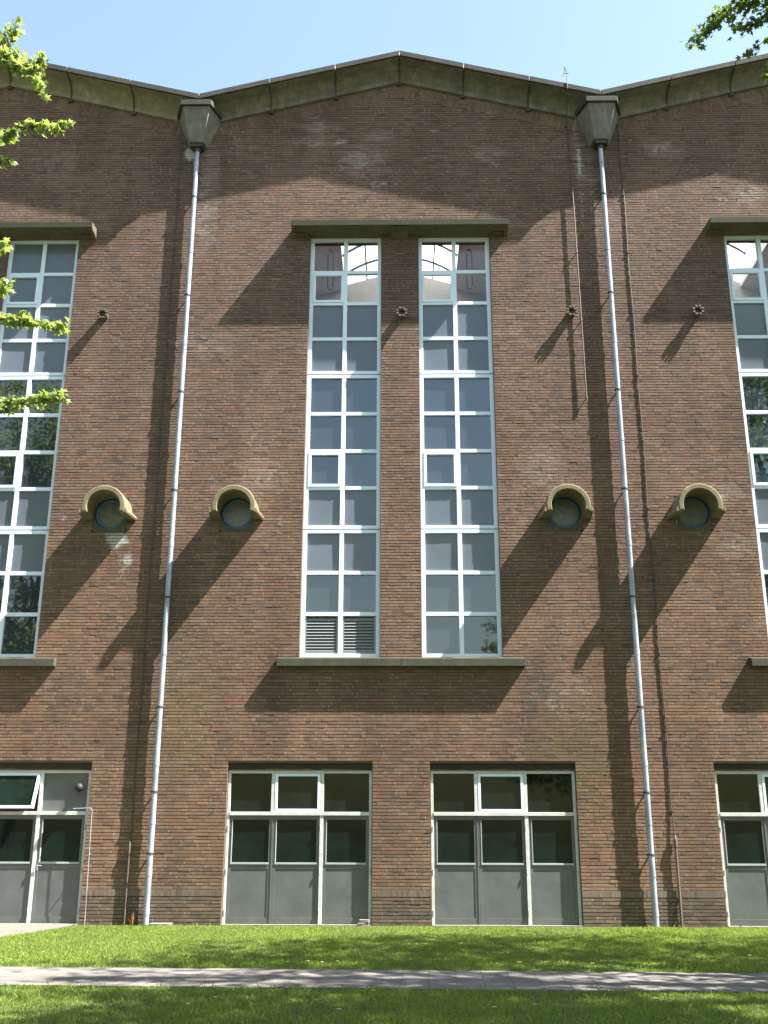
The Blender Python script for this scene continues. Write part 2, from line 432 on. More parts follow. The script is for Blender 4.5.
def course(k, plinth=False):
    z0 = k * C; z1 = z0 + C - 0.0155
    yj = -0.012 if plinth else 0.0
    for a, c in free_spans(z0, z1, -XW, XW):
        x = a
        first = True
        while x < c - 0.02:
            L = random.choice((0.21, 0.21, 0.21, 0.10, 0.10)) + random.uniform(-0.006, 0.006)
            if first:
                L = random.uniform(0.06, 0.21); first = False
            x1 = min(x + L, c)
            if c - x1 < 0.05: x1 = c
            xm = 0.5 * (x + x1)
            if z1 < min(wall_top(x), wall_top(x1)) - 0.02:
                if plinth:
                    col = tone(xm, z0, random.choice([(0.125, 0.095, 0.068), (0.10, 0.08, 0.06), (0.15, 0.105, 0.07)]))
                else:
                    col = tone(xm, z0)
                emit(x, x1, z0, z1, col, yj + random.gauss(0, 0.0013))
                if x1 < c - 0.01:
                    h = HEADJ[random.choices((0, 1, 2), (0.48, 0.30, 0.22))[0]] * random.uniform(0.8, 1.1)
                    if random.random() < 0.2: h = np.array(tone(xm, z0)) * 0.9
                    emit_flat(x1, x1 + 0.010, z0 + 0.001, z1 - 0.001, tuple(h), yj + 0.0008)
            x = x1 + 0.010
def make_bricks(name, parent):
    global V_, F_, T_, nv
    # F_ holds quads only
    o = numpy_mesh(name, np.array(V_), 4, [M['brick']], np.array(T_), parent, faces=np.array(F_))
    V_, F_, T_, nv = [], [], [], 0
    return o

# plinth (darker bricks, with a soldier course on top)
for k in range(PL_ROWS): course(k, True)
for a, c in free_spans(0.52, 0.65, -XW, XW):
    x = a
    while x < c - 0.03:
        x1 = min(x + 0.054 + random.uniform(-0.003, 0.003), c)
        emit(x, x1, 0.522, 0.638, tone(x, 0.6, (0.135, 0.10, 0.075)), -0.014 + random.gauss(0, 0.001))
        emit_flat(x1, x1 + 0.011, 0.524, 0.636, tuple(HEADJ[0] * random.uniform(0.35, 0.75)), -0.0135)
        x = x1 + 0.011
plinth = make_bricks('plinth', hall)
for k in range(10, 300):
    course(k)
# soldier band that follows the gables, under the cornice
BAND = 0.36
ang = math.atan(0.252)
for b in (-1, 0, 1):
    for s in (-1, 1):
        L = BAY / 2 / math.cos(ang)
        u = 0.0
        while u < L - 0.03:
            w = 0.052 + random.uniform(-0.004, 0.004)
            split = random.uniform(0.10, 0.24)
            def rot(p, b=b, s=s):
                # p = (along slope from the apex, down from the slope)
                t = p[0]; d = p[1]
                return (b * BAY + s * (t * math.cos(ang) - d * math.sin(ang) * (1 if t > 0.1 else t / 0.1)), 19.27 - t * math.sin(ang) - d * math.cos(ang))
            xx = b * BAY + s * u * math.cos(ang)
            zz = 19.2 - u * math.sin(ang)
            emit(u, u + w, 0.004, split, tone(xx, zz), -0.006 + random.gauss(0, 0.0015), rot=rot)
            emit(u, u + w, split + 0.011, BAND + random.uniform(-0.03, 0.03), tone(xx, zz), -0.006 + random.gauss(0, 0.0015), rot=rot)
            u += w + 0.012
bricks = make_bricks('brickwork', hall)

# wall body behind the bricks (mortar plane, reveals, ends and back)
wb = MB()
xs = sorted(set([-XW, XW] + [q for o_ in openings for q in o_[:2]] + [b * BAY + d for b in (-1, 0, 1) for d in (0, -BAY / 2, BAY / 2)]))
xs = [x for i, x in enumerate(xs) if i == 0 or x - xs[i - 1] > 1e-5]
zs = sorted(set([0.0, 15.5] + [q for o_ in openings for q in o_[2:]]))
YM = 0.012
for x0, x1 in zip(xs, xs[1:]):
    xm = (x0 + x1) / 2
    for z0, z1 in zip(zs, zs[1:]):
        zm = (z0 + z1) / 2
        if any(a < xm < c and d < zm < e for a, c, d, e in openings): continue
        wb.quad((x0, YM, z0), (x1, YM, z0), (x1, YM, z1), (x0, YM, z1), 0)
    wb.quad((x0, YM, 15.5), (x1, YM, 15.5), (x1, YM, wall_top(x1 - 1e-6)), (x0, YM, wall_top(x0 + 1e-6)), 0)
for a, c, d, e in openings:
    yb = 0.45
    wb.quad((a, YM, d), (a, yb, d), (a, yb, e), (a, YM, e), 1)
    wb.quad((c, YM, d), (c, YM, e), (c, yb, e), (c, yb, d), 1)
    wb.quad((a, YM, e), (a, yb, e), (c, yb, e), (c, YM, e), 1)
    if d > 0: wb.quad((a, YM, d), (c, YM, d), (c, yb, d), (a, yb, d), 1)
YB = 22.0
for sx in (-XW, XW):
    wb.quad((sx, YM, 0), (sx, YB, 0), (sx, YB, 18.06), (sx, YM, 18.06), 1)
wb.quad((-XW, YB, 0), (XW, YB, 0), (XW, YB, 18.06), (-XW, YB, 18.06), 1)
wall = wb.build('wall', [M['mortar'], M['reveal']], hall)
# inside: a plastered inner face, partition walls between the bays, a floor
ib = MB()
for x0, x1 in zip(xs, xs[1:]):
    xm = (x0 + x1) / 2
    for z0, z1 in zip(zs, zs[1:]):
        zm = (z0 + z1) / 2
        if any(a < xm < c and d < zm < e for a, c, d, e in openings): continue
        ib.quad((x0, 0.45, z0), (x1, 0.45, z0), (x1, 0.45, z1), (x0, 0.45, z1))
    ib.quad((x0, 0.45, 15.5), (x1, 0.45, 15.5), (x1, 0.45, wall_top(x1 - 1e-6)), (x0, 0.45, wall_top(x0 + 1e-6)))
ib.quad((-XW + .1, 0.45, 0.05), (XW - .1, 0.45, 0.05), (XW - .1, YB - .1, 0.05), (-XW + .1, YB - .1, 0.05))
for b in (-1, 0, 1):          # gabled cross wall under each roof light
    x0 = b * BAY
    ib.add([(x0 - 4.7, 10.0, 12.0), (x0 + 4.7, 10.0, 12.0), (x0 + 4.7, 10.0, 18.2), (x0 + 1.9, 10.0, 19.45), (x0, 10.0, 20.0), (x0 - 1.9, 10.0, 19.45), (x0 - 4.7, 10.0, 18.2)], [tuple(range(7))])
    ib.box(x0 - 1.95, x0 + 1.95, 9.85, 9.96, 18.15, 18.75)
ib.build('interior_wall', M['plaster'], hall)
# roof: folded slabs with a vaulted roof light over each bay
rb = MB(); kb = MB(); gb = MB()
for b in (-1, 0, 1):
    for s in (-1, 1):
        for (u0, u1, y0, y1) in ((1.85, 4.8, -0.40, YB + .2), (0.0, 1.85, -0.40, 2.0), (0.0, 1.85, 21.0, YB + .2)):
            pts = []
            for y in (y0, y1):
                for u in (u0, u1):
                    for t in (0.50, 0.60): pts.append((b * BAY + s * u, y, 19.27 - 0.252 * u + t))
            rb.add(pts, [(0, 1, 3, 2), (4, 6, 7, 5), (0, 4, 5, 1), (2, 3, 7, 6), (0, 2, 6, 4), (1, 5, 7, 3)])
    n = 14
    R_ = 3.0; th = math.asin(1.95 / R_)
    arc = [(b * BAY + R_ * math.sin(th - 2 * th * i / n), 20.3 - R_ * math.cos(th) + R_ * math.cos(th - 2 * th * i / n)) for i in range(n + 1)]
    for s in (-1, 1):
        rb.add([(b * BAY + s * u, y, z) for y in (2.0, 21.0) for u, z in ((1.852, 19.28), (1.95, 20.31), (2.05, 20.31), (1.97, 19.35))], [(0, 1, 2, 3), (7, 6, 5, 4), (0, 4, 5, 1), (1, 5, 6, 2), (2, 6, 7, 3), (3, 7, 4, 0)])
    for i in range(n):
        gb.quad((arc[i][0], 2.0, arc[i][1]), (arc[i + 1][0], 2.0, arc[i + 1][1]), (arc[i + 1][0], 21.0, arc[i + 1][1]), (arc[i][0], 21.0, arc[i][1]))
    for y in (2.0, 21.0): gb.add([(x, y, z) for x, z in arc], [tuple(range(n + 1))])
    for y in np.arange(3.2, 21, 1.25):
        kb.tube([(x, y, z - 0.06) for x, z in arc], 0.04, 6)
    for i in (3, 5, 7, 9, 11):
        kb.tube([(arc[i][0], 2.1, arc[i][1] - 0.04), (arc[i][0], 20.9, arc[i][1] - 0.05)], 0.028, 6)
loop0 = None
for b in (0, 1):
    for s in (-1, 1):
        if loop0 is None:
            lp = MB(); lp.tube([(-0.07, 0, 0), (-0.07, 0, 0.95), (-0.03, 0, 1.08), (0.03, 0, 1.08), (0.07, 0, 0.95), (0.07, 0, 0), (0.03, 0, -0.1), (-0.03, 0, -0.1), (-0.07, 0, 0)], 0.016, 7)
            lp.tube([(0, 0, 1.08), (0, 0, 3.2)], 0.008, 6)
            loop0 = lp.build('hanging_loop', M['bluering'], hall, loc=(b * BAY + s * 1.83, 3.0, 15.4))
        else:
            c = loop0.copy(); COL.objects.link(c); c.parent = hall; c.location = (b * BAY + s * 1.83, 3.0, 15.4)
rb.build('roof', M['ceil'], hall)
sk = gb.build('skylight', M['milky'], hall)
kb.build('glazing_bars', M['barpaint'], sk)

# --- cornices ------------------------------------------------------------
PROF = [(0.02, -0.01), (-0.07, -0.005), (-0.078, 0.115), (-0.045, 0.125), (-0.075, 0.20), (-0.15, 0.28), (-0.25, 0.34), (-0.42, 0.372), (-0.50, 0.378), (-0.50, 0.50), (0.02, 0.585)]
FASC = [(-0.504, 0.374), (-0.55, 0.385), (-0.55, 0.52), (-0.44, 0.54), (-0.44, 0.512), (-0.504, 0.504)]
def cornice(sign, PROF, drop=0.006):
    """one gable slope of coved concrete units, apex at x=0"""
    mb = MB()
    nseg = 3
    edges = [0.0, 1.55, 3.12, 4.80]
    for i in range(nseg):
        g0 = 0.010 if i else 0.006
        a = edges[i] + g0; c = edges[i + 1] - 0.010
        n = len(PROF)
        v = []
        dz = random.uniform(-1, 1) * drop; dy = random.uniform(-1, 1) * drop * 0.5
        for u in (a, c):
            v += [(sign * u, y + dy, 19.27 - 0.252 * u + z + dz) for y, z in PROF]
        f = [(k, (k + 1) % n, n + (k + 1) % n, n + k) for k in range(n)] + [tuple(range(n))[::-1], tuple(range(n, 2 * n))]
        mb.add(v, f)
    return mb
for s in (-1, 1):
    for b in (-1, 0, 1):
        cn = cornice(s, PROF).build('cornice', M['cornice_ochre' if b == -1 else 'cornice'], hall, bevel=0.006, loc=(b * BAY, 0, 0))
        cornice(s, FASC, 0.002).build('fascia', M['fascia'], cn, bevel=0.004)
# iron hooks at the joints of the cornice
hk = MB()
hk.tube([(0, -0.02, -0.04), (0, -0.07, -0.05), (0, -0.075, 0.06), (0, -0.10, 0.17), (0, -0.17, 0.265), (0, -0.30, 0.335), (0, -0.46, 0.36)], 0.016, 7)
hk.box(-0.05, 0.05, -0.075, -0.016, -0.085, -0.035)
hook0 = None
for b in (-1, 0, 1):
    for u in (-3.12, -1.55, 0.0, 1.55, 3.12):
        z = 19.27 - 0.252 * abs(u)
        if hook0 is None:
            hook0 = hk.build('cornice_hook', M['darkiron'], hall, loc=(b * BAY + u, 0, z))
        else:
            c = hook0.copy(); COL.objects.link(c); c.parent = hall; c.location = (b * BAY + u, 0, z)

# --- rain hoppers and downpipes in the valleys -----------------------------
def frustum(mb, z0, hb0, hf0, y0, z1, hb1, hf1, y1, mi=0, yb=0.0115):
    v = [(-hb0, yb, z0), (hb0, yb, z0), (hf0, y0, z0), (-hf0, y0, z0), (-hb1, yb, z1), (hb1, yb, z1), (hf1, y1, z1), (-hf1, y1, z1)]
    mb.add(v, [(0, 1, 2, 3), (7, 6, 5, 4), (0, 4, 5, 1), (1, 5, 6, 2), (2, 6, 7, 3), (3, 7, 4, 0)], mi)
hp = MB()
frustum(hp, 17.42, 0.22, 0.165, -0.28, 18.215, 0.52, 0.315, -0.56)
hr = MB()
frustum(hr, 18.22, 0.585, 0.365, -0.62, 18.35, 0.585, 0.365, -0.62)
frustum(hr, 18.353, 0.55, 0.34, -0.59, 18.38, 0.55, 0.34, -0.59)
op = MB()
op.box(-0.14, 0.14, -0.24, -0.02, 17.34, 17.416)
op.tube([(0, -0.115, 17.36), (0, -0.115, 17.25)], 0.075, 14)
PIPE_Y = -0.115
pp = MB()
pp.tube([(0, PIPE_Y, 17.33), (0, PIPE_Y, 0.02)], 0.055, 18)
jz = [16.9, 14.55, 12.2, 9.85, 7.5, 5.2, 3.0, 1.9, 0.95, 0.25]
for z in jz: pp.tube([(0, PIPE_Y, z - 0.055), (0, PIPE_Y, z + 0.055)], 0.0605, 18)
bk = MB()
bk.tube([(0, PIPE_Y, -0.018), (0, PIPE_Y, 0.018)], 0.068, 16)
bk.box(-0.012, 0.012, PIPE_Y + 0.05, 0.012, -0.01, 0.01)
bk.box(-0.08, -0.055, PIPE_Y - 0.012, PIPE_Y + 0.012, -0.015, 0.015)
hop0 = pipe0 = None
for k, x in enumerate((-4.845, 4.785, -14.25, 14.25)):
    if hop0 is None:
        hop0 = hp.build('rain_hopper', M['hopper'], hall, bevel=0.006, loc=(x, 0, 0))
        hr.build('hopper_rim', M['fascia'], hop0, bevel=0.006)
        op.build('hopper_outlet', M['darkiron'], hop0)
        pipe0 = pp.build('downpipe', M['zinc'], hall, smooth=True, loc=(x, 0, 0))
        es = pipe0.modifiers.new('split', 'EDGE_SPLIT'); es.split_angle = math.radians(40)
        b0 = bk.build('pipe_bracket', M['darkiron'], pipe0, loc=(0, 0, 16.0))
        for z in (13.4, 11.0, 8.7, 6.35, 4.1, 2.45, 1.3):
            c = b0.copy(); COL.objects.link(c); c.parent = pipe0; c.location = (0, 0, z)
    else:
        copy_tree(hop0, hall, (x - hop0.location.x, 0, 0))
        copy_tree(pipe0, hall, (x - pipe0.location.x, 0, 0))

# --- tall windows -----------------------------------------------------------
# local x measured from the window's centre line
WC = 0.5 * (WIN_X[0] + WIN_X[1]); WH = 0.5 * (WIN_X[1] - WIN_X[0])
SECT = [(11.465, 14.935, [14.04, 13.23, 12.34]), (7.86, 11.445, [10.51, 9.63, 8.78]), (5.115, 7.84, [6.90, 6.02])]
YF, YP = 0.105, 0.15      # frame front, pane plane
ST, MU, RL = 0.088, 0.046, 0.040
def window(kinds, louvre):
    fb = MB()
    panes = []
    sashes = []; lv = MB()
    row = 0
    up_ = lambda z: 1.6 + (z - 1.6) * 1.005
    for z0, z1, bars in SECT:
        z0, z1, bars = up_(z0), up_(z1), [up_(q) for q in bars]
        w = WH - 0.002
        fb.box(-w, -w + ST, YF, YF + 0.10, z0, z1)
        fb.box(w - ST, w, YF, YF + 0.10, z0, z1)
        for a, c in ((-w + ST, w - ST),):
            fb.box(a, c, YF + 0.002, YF + 0.10, z1 - 0.075, z1)
            fb.box(a, c, YF + 0.002, YF + 0.10, z0, z0 + 0.075)
        fb.box(-MU, MU, YF + 0.004, YF + 0.10, z0 + 0.075, z1 - 0.075)
        for zb in bars:
            for a, c in ((-w + ST, -MU), (MU, w - ST)):
                fb.box(a, c, YF + 0.006, YF + 0.098, zb - RL, zb + RL)
        lv_ = [z1 - 0.075] + bars + [z0 + 0.075]
        for i in range(len(lv_) - 1):
            top = lv_[i] - (RL if i else 0); bot = lv_[i + 1] + (RL if i < len(lv_) - 2 else 0)
            for side, (a, c) in enumerate(((-w + ST, -MU), (MU, w - ST))):
                kind = kinds[row]
                if row == 10 and louvre:
                    n = 11
                    lv.box(a + 0.001, c - 0.001, YP - 0.02, YP + 0.0, bot + 0.001, bot + 0.05)
                    lv.box(a + 0.001, a + 0.035, YP - 0.02, YP + 0.0, bot + 0.051, top - 0.001)
                    lv.box(c - 0.035, c - 0.001, YP - 0.02, YP + 0.0, bot + 0.051, top - 0.001)
                    for q in range(n):
                        zc = bot + 0.065 + (top - bot - 0.09) * (q + 0.5) / n
                        h = (top - bot) / n * 0.5
                        v = [(a + .036, YP - 0.022, zc - h), (c - .036, YP - 0.022, zc - h), (c - .036, YP + 0.03, zc + h * .9), (a + .036, YP + 0.03, zc + h * .9)]
                        v2 = [(x, y + 0.006, z - 0.008) for x, y, z in v]
                        lv.add(v + v2, [(0, 1, 2, 3), (7, 6, 5, 4), (0, 4, 5, 1), (1, 5, 6, 2), (2, 6, 7, 3), (3, 7, 4, 0)])
                    lv.quad((a + .036, YP + 0.06, bot + .05), (c - .036, YP + 0.06, bot + .05), (c - .036, YP + 0.06, top), (a + .036, YP + 0.06, top), 1)
                    continue
                aa, cc, bb, tt = a, c, bot, top
                if side == 0 and row in (1, 6):        # opening light with its own sash
                    q = 0.05; sash = MB(); sashes.append(sash)
                    sash.box(a - 0.012, a + q, YF - 0.012, YF + 0.06, bot - 0.012, top + 0.012)
                    sash.box(c - q, c + 0.012, YF - 0.012, YF + 0.06, bot - 0.012, top + 0.012)
                    sash.box(a + q, c - q, YF - 0.010, YF + 0.06, top - q, top + 0.012)
                    sash.box(a + q, c - q, YF - 0.010, YF + 0.06, bot - 0.012, bot + q)
                    aa, cc, bb, tt = a + q, c - q, bot + q, top - q
                t = random.uniform(-0.004, 0.004); r = random.uniform(-0.004, 0.004)
                yp = YP + (0.0 if kind == 'panel' else 0.012)
                if not panes or panes[-1][0] != kind: panes.append((kind, MB()))
                panes[-1][1].quad((aa, yp - t - r, bb), (cc, yp + t - r, bb), (cc, yp + t + r, tt), (aa, yp - t + r, tt))
            row += 1
    return fb, panes, sashes, lv
def place_window(x, clear_top, louvre):
    k = ['clear' if clear_top else 'panel'] * 2 + ['panel'] * 2 + ['pane'] * 3 + ['panel'] * 2 + ['pane'] * 2
    fb, panes, sash, lv = window(k, louvre)
    w = fb.build('window', M['white'], hall, bevel=0.005, loc=(x, 0, 0))
    for kind, mb in panes:
        mb.build({'clear': 'clear_pane', 'panel': 'spandrel_panel', 'pane': 'glass_pane'}[kind], M[kind], w)
    for mb in sash: mb.build('opening_sash', M['white'], w, bevel=0.004)
    if louvre: lv.build('louvre_grille', [M['louvre'], M['black']], w)
    return w
for b in (-1, 0, 1):
    for s in (-1, 1):
        place_window(b * BAY + s * WC, b >= 0, b == 0 and s == -1)

# --- lintels and sills -----------------------------------------------------------
ln = MB()
H = 2.5
ln.prism_x([(0.0115, 15.19), (-0.41, 15.155), (-0.41, 15.03), (-0.38, 15.022), (-0.36, 15.045), (0.0115, 15.014)], -H, H)
corbels = []
for s in (-1, 1):
    cb = MB()
    pr = [(0.0115, 14.93), (-0.06, 14.95), (-0.14, 14.985), (-0.35, 14.99), (-0.40, 15.032), (0.0115, 15.12)]
    a, c = sorted((s * H, s * (H - 0.09))); cb.prism_x(pr, a + 0.002, c - 0.002)
    a, c = sorted((s * (H - 0.088), s * (H - 0.36))); cb.prism_x([(0.0115, 14.975), (-0.06, 14.985), (-0.12, 15.0), (0.0115, 15.12)], a, c)
    corbels.append(cb)
cb = MB()
for q in (-0.13, 0.0, 0.13):
    cb.prism_x([(0.0115, 14.90), (-0.05, 14.92), (-0.18, 14.985), (-0.37, 15.01), (0.0115, 15.12)], q - 0.067, q + 0.067 - 0.004)
corbels.append(cb)
sl = MB()
sl.prism_x([(0.105, 5.112), (0.0, 5.11), (-0.165, 5.075), (-0.165, 4.915), (-0.15, 4.91), (-0.13, 4.925), (0.011, 4.92)], -2.53, -0.004)
sl.prism_x([(0.105, 5.112), (0.0, 5.11), (-0.167, 5.073), (-0.167, 4.913), (-0.15, 4.908), (-0.13, 4.925), (0.011, 4.92)], 0.004, 2.53)
de = MB(); de.box(-H - 0.004, -0.003, -0.418, -0.406, 15.016, 15.162); de.box(0.003, H + 0.004, -0.419, -0.406, 15.014, 15.160)
lin0 = ln.build('lintel', M['lintel'], hall, bevel=0.008); de.build('front_edge', M['moss'], lin0, bevel=0.004); [q.build('corbel', M['lintel'], lin0, bevel=0.006) for q in corbels]
sil0 = sl.build('window_sill', M['sill'], hall, bevel=0.006)
for b in (-1, 1):
    copy_tree(lin0, hall, (b * BAY, 0, 0)); copy_tree(sil0, hall, (b * BAY, 0, 0))

# --- portholes with arched hoods ---------------------------------------------------
po = MB()            # plate with the round hole
N = 48
sq = []
for i in range(N):
    t = 2 * math.pi * i / N
    sq.append((0.352 * math.cos(t), 0.352 * math.sin(t)))
def to_rect(x, z):
    k = max(abs(x) / 0.366, (z / 0.366 if z > 0 else -z / 0.426))
    return x / k, z / k
ring_v = [(x, 0.004, z) for x, z in sq] + [(to_rect(x, z)[0], 0.004, to_rect(x, z)[1]) for x, z in sq] + [(x, 0.14, z) for x, z in sq]
po.add(ring_v, [(i, (i + 1) % N, N + (i + 1) % N, N + i) for i in range(N)] + [(2 * N + i, 2 * N + (i + 1) % N, (i + 1) % N, i) for i in range(N)])
hd = MB()
a0, a1 = math.radians(-14), math.radians(194)
hd.lathe_y([(0.352, -0.58), (0.365, -0.585), (0.445, -0.585), (0.462, -0.57), (0.468, 0.008), (0.354, 0.008)], 0, -0.02, 40, a0, a1, ends=True)
for s in (-1, 1):     # the lip at the foot of each side curls outwards
    t = math.radians(-14)
    bx, bz = 0.41 * math.cos(t), 0.41 * math.sin(t)
    pts = [(s * (bx - 0.05), bz + 0.02), (s * (bx + 0.055), bz + 0.055), (s * (bx + 0.15), bz + 0.035), (s * (bx + 0.19), bz - 0.03), (s * (bx + 0.165), bz - 0.075), (s * (bx + 0.06), bz - 0.045), (s * (bx - 0.06), bz - 0.03)]
    n = len(pts)
    sc = lambda p, y: (s * (bx - 0.06) + (p[0] - s * (bx - 0.06)) * (1.0 if y > -0.2 else 0.72), y, p[1])
    v = [sc(p, -0.578) for p in pts] + [sc(p, 0.006) for p in pts]
    hd.add(v, [(k, (k + 1) % n, n + (k + 1) % n, n + k) for k in range(n)] + [tuple(range(n)), tuple(range(n, 2 * n))[::-1]])
rg = MB()
rg.lathe_y([(0.282, 0.075), (0.295, 0.06), (0.338, 0.06), (0.350, 0.075), (0.350, 0.12), (0.282, 0.12)], 0, 0, 40)
gp = MB()
gp.add([(0.284 * math.cos(2 * math.pi * i / 40), 0.095, 0.284 * math.sin(2 * math.pi * i / 40)) for i in range(40)], [tuple(range(40))])
port0 = None
for b in (-1, 0, 1):
    for s in (-1, 1):
        x = port_x(b, s)
        if port0 is None:
            port0 = po.build('porthole', M['plate'], hall, loc=(x, 0, PORT_Z))
            hd.build('hood', M['hood'], port0, bevel=0.008)
            rg.build('ring', M['bluering'], port0, smooth=True)
            gp.build('round_pane', M['port'], port0)
        else:
            copy_tree(port0, hall, (x - port0.location.x, 0, 0))

# --- crowned anchor stubs between the windows ------------------------------------------
an = MB()
an.lathe_y([(0.068, -0.17), (0.105, -0.17), (0.095, 0.008), (0.068, 0.008)], 0, 0, 20)
for k in range(8):
    t = 2 * math.pi * (k + 0.5) / 8
    c, s_ = math.cos(t), math.sin(t)
    an.tube([(0.088 * c, -0.14, 0.088 * s_), (0.105 * c, -0.155, 0.105 * s_), (0.105 * c, -0.195, 0.105 * s_)], [0.03, 0.031, 0.024], 7)
an.lathe_y([(0.0, -0.09), (0.070, -0.09)], 0, 0, 20, closed_prof=False)
an0 = None
for x in (-6.75, 0.04, 3.87, 6.70, 13.4):
    if an0 is None: an0 = an.build('wall_anchor', M['iron'], hall, loc=(x, 0, 12.92))
    else:
        c = an0.copy(); COL.objects.link(c); c.parent = hall; c.location = (x, 0, 12.92)

# --- door sets --------------------------------------------------------------------------
DW = DOOR_X[1] - DOOR_X[0]
def door_set(x_left, variant):
    """local x runs from the left jamb"""
    F0 = 0.075                      # frame front
    fb = MB()
    W = DW - 0.008
    p1, p2 = 0.905, 1.875           # mullions above, post below at p2
    z_t0, z_t1, z_top = 2.012, 2.080, 2.875
    fb.box(0.008, 0.062, F0, F0 + 0.12, 0.02, z_top)
    fb.box(W - 0.056, W, F0, F0 + 0.12, 0.02, z_top)
    fb.box(0.062, W - 0.056, F0 + 0.002, F0 + 0.12, z_top - 0.06, z_top)
    fb.box(0.062, W - 0.056, F0 - 0.014, F0 + 0.12, z_t0, z_t1)
    fb.box(p1 - 0.035, p1 + 0.035, F0 + 0.003, F0 + 0.12, z_t1, z_top - 0.06)
    fb.box(p2 - 0.035, p2 + 0.035, F0 + 0.003, F0 + 0.12, z_t1, z_top - 0.06)
    fb.box(p2 - 0.035, p2 + 0.035, F0 - 0.004, F0 + 0.12, 0.02, z_t0)
    for xh in (0.045, p2 - 0.02, W - 0.04):
        for zh in (1.78, 0.98, 0.24): fb.tube([(xh, F0 - 0.012, zh - 0.05), (xh, F0 - 0.012, zh + 0.05)], 0.011, 8)
    d = fb.build('door_set', M['cream'], hall, bevel=0.004, loc=(x_left, 0, 0))
    hb = MB(); hb.box(0.003, DW - 0.003, 0.03, 0.3, z_top + 0.004, 3.009); hb.build('door_lintel', M['beam'], d)
    # transom lights
    tb = MB(); sb = MB(); pb = MB()
    for i, (a, c) in enumerate(((0.062, p1 - 0.035), (p1 + 0.035, p2 - 0.035), (p2 + 0.035, W - 0.056))):
        z0, z1 = z_t1, z_top - 0.06
        if i == 1:
            q = 0.055
            ss = MB()
            ss.box(a + .004, a + q, -0.03, 0.03, -(z1 - z0) + .006, -.004); ss.box(c - q, c - .004, -0.03, 0.03, -(z1 - z0) + .006, -.004)
            ss.box(a + q, c - q, -0.028, 0.03, -q, -.004); ss.box(a + q, c - q, -0.028, 0.03, -(z1 - z0) + .006, -(z1 - z0) + q)
            o = ss.build('transom_sash', M['white'], d, bevel=0.004, loc=(0, F0 + 0.028, z1))
            ss = MB(); ss.quad((a + q, 0, -(z1 - z0) + q), (c - q, 0, -(z1 - z0) + q), (c - q, 0.004, -q), (a + q, 0.004, -q))
            o2 = ss.build('sash_pane', M['darkglass'], d, loc=(0, F0 + 0.03, z1))
            if variant == 'open':
                for q_ in (o, o2): q_.rotation_euler.x = math.radians(-20)
        elif i == 2 and variant == 'open':
            pb.quad((a, F0 + 0.06, z0), (c, F0 + 0.06, z0), (c, F0 + 0.06, z1), (a, F0 + 0.06, z1))
        else:
            t = random.uniform(-.004, .004)
            tb = MB(); tb.quad((a, F0 + 0.06 - t, z0), (c, F0 + 0.06 + t, z0), (c, F0 + 0.06 + t, z1), (a, F0 + 0.06 - t, z1))
            tb.build('transom_pane', M['darkglass'], d)
    if pb.v: pb.build('transom_panel', M['doorgrey'], d)
    # three leaves
    spans = ((0.066, 0.905), (0.93, p2 - 0.038), (p2 + 0.038, W - 0.060))
    for i, (a, c) in enumerate(spans):
        lb = MB()
        Y = F0 + 0.018
        st = 0.058
        z0, z1 = 0.028, z_t0 - 0.004
        gz0, gz1 = 1.135, z1 - 0.075
        lb.box(a, a + st, Y, Y + 0.05, z0, z1); lb.box(c - st, c, Y, Y + 0.05, z0, z1)
        lb.box(a + st, c - st, Y + 0.001, Y + 0.05, gz1, z1)
        lb.box(a + st, c - st, Y + 0.001, Y + 0.05, 1.02, gz0 - 0.035)
        lb.box(a + st, c - st, Y + 0.001, Y + 0.05, z0, 0.135)
        lb.box(a + st, c - st, Y + 0.010, Y + 0.045, 0.135, 1.02)
        lf = MB(); lf.box(a + st - 0.012, c - st + 0.012, Y - 0.012, Y + 0.03, gz0 - 0.034, gz0, 0)
        lf.box(a + st - 0.008, a + st + 0.008, Y - 0.008, Y + 0.03, gz0 + 0.001, gz1, 0)
        t = random.uniform(-.005, .005)
        lg = MB(); lg.quad((a + st, Y + 0.025 - t, gz0), (c - st, Y + 0.025 + t, gz0), (c - st, Y + 0.025 + t, gz1), (a + st, Y + 0.025 - t, gz1))
        if i == 1: lb.box(a - 0.03, a - 0.003, Y - 0.01, Y + 0.04, z0, z1)
        lb.build('door_leaf', M['doorgrey'], d, bevel=0.003)
        lf.build('glazing_bead', M['bead'], d, bevel=0.002)
        lg.build('door_pane', M['darkglass'], d)
        if i == 2 and variant == 'open':
            hb = MB()
            hb.box(a + 0.02, a + 0.05, Y - 0.012, Y - 0.001, 0.98, 1.15)
            hb.tube([(a + 0.035, Y - 0.01, 1.07), (a + 0.035, Y - 0.05, 1.07), (a + 0.13, Y - 0.05, 1.065)], 0.009, 8)
            hb.build('door_handle', M['zinc'], d)
        # hinges on the leaf edge
    tb = MB()
    tb.box(0.01, W - 0.002, -0.03, F0 + 0.1, 0.0, 0.022)
    tb.build('threshold', M['limestone'], d, bevel=0.006)
    return d
for b in (-1, 0, 1):
    for s in (-1, 1):
        xl = b * BAY + (DOOR_X[0] if s > 0 else -DOOR_X[1])
        door_set(xl, 'open' if (b == -1 and s == 1) else 'plain')

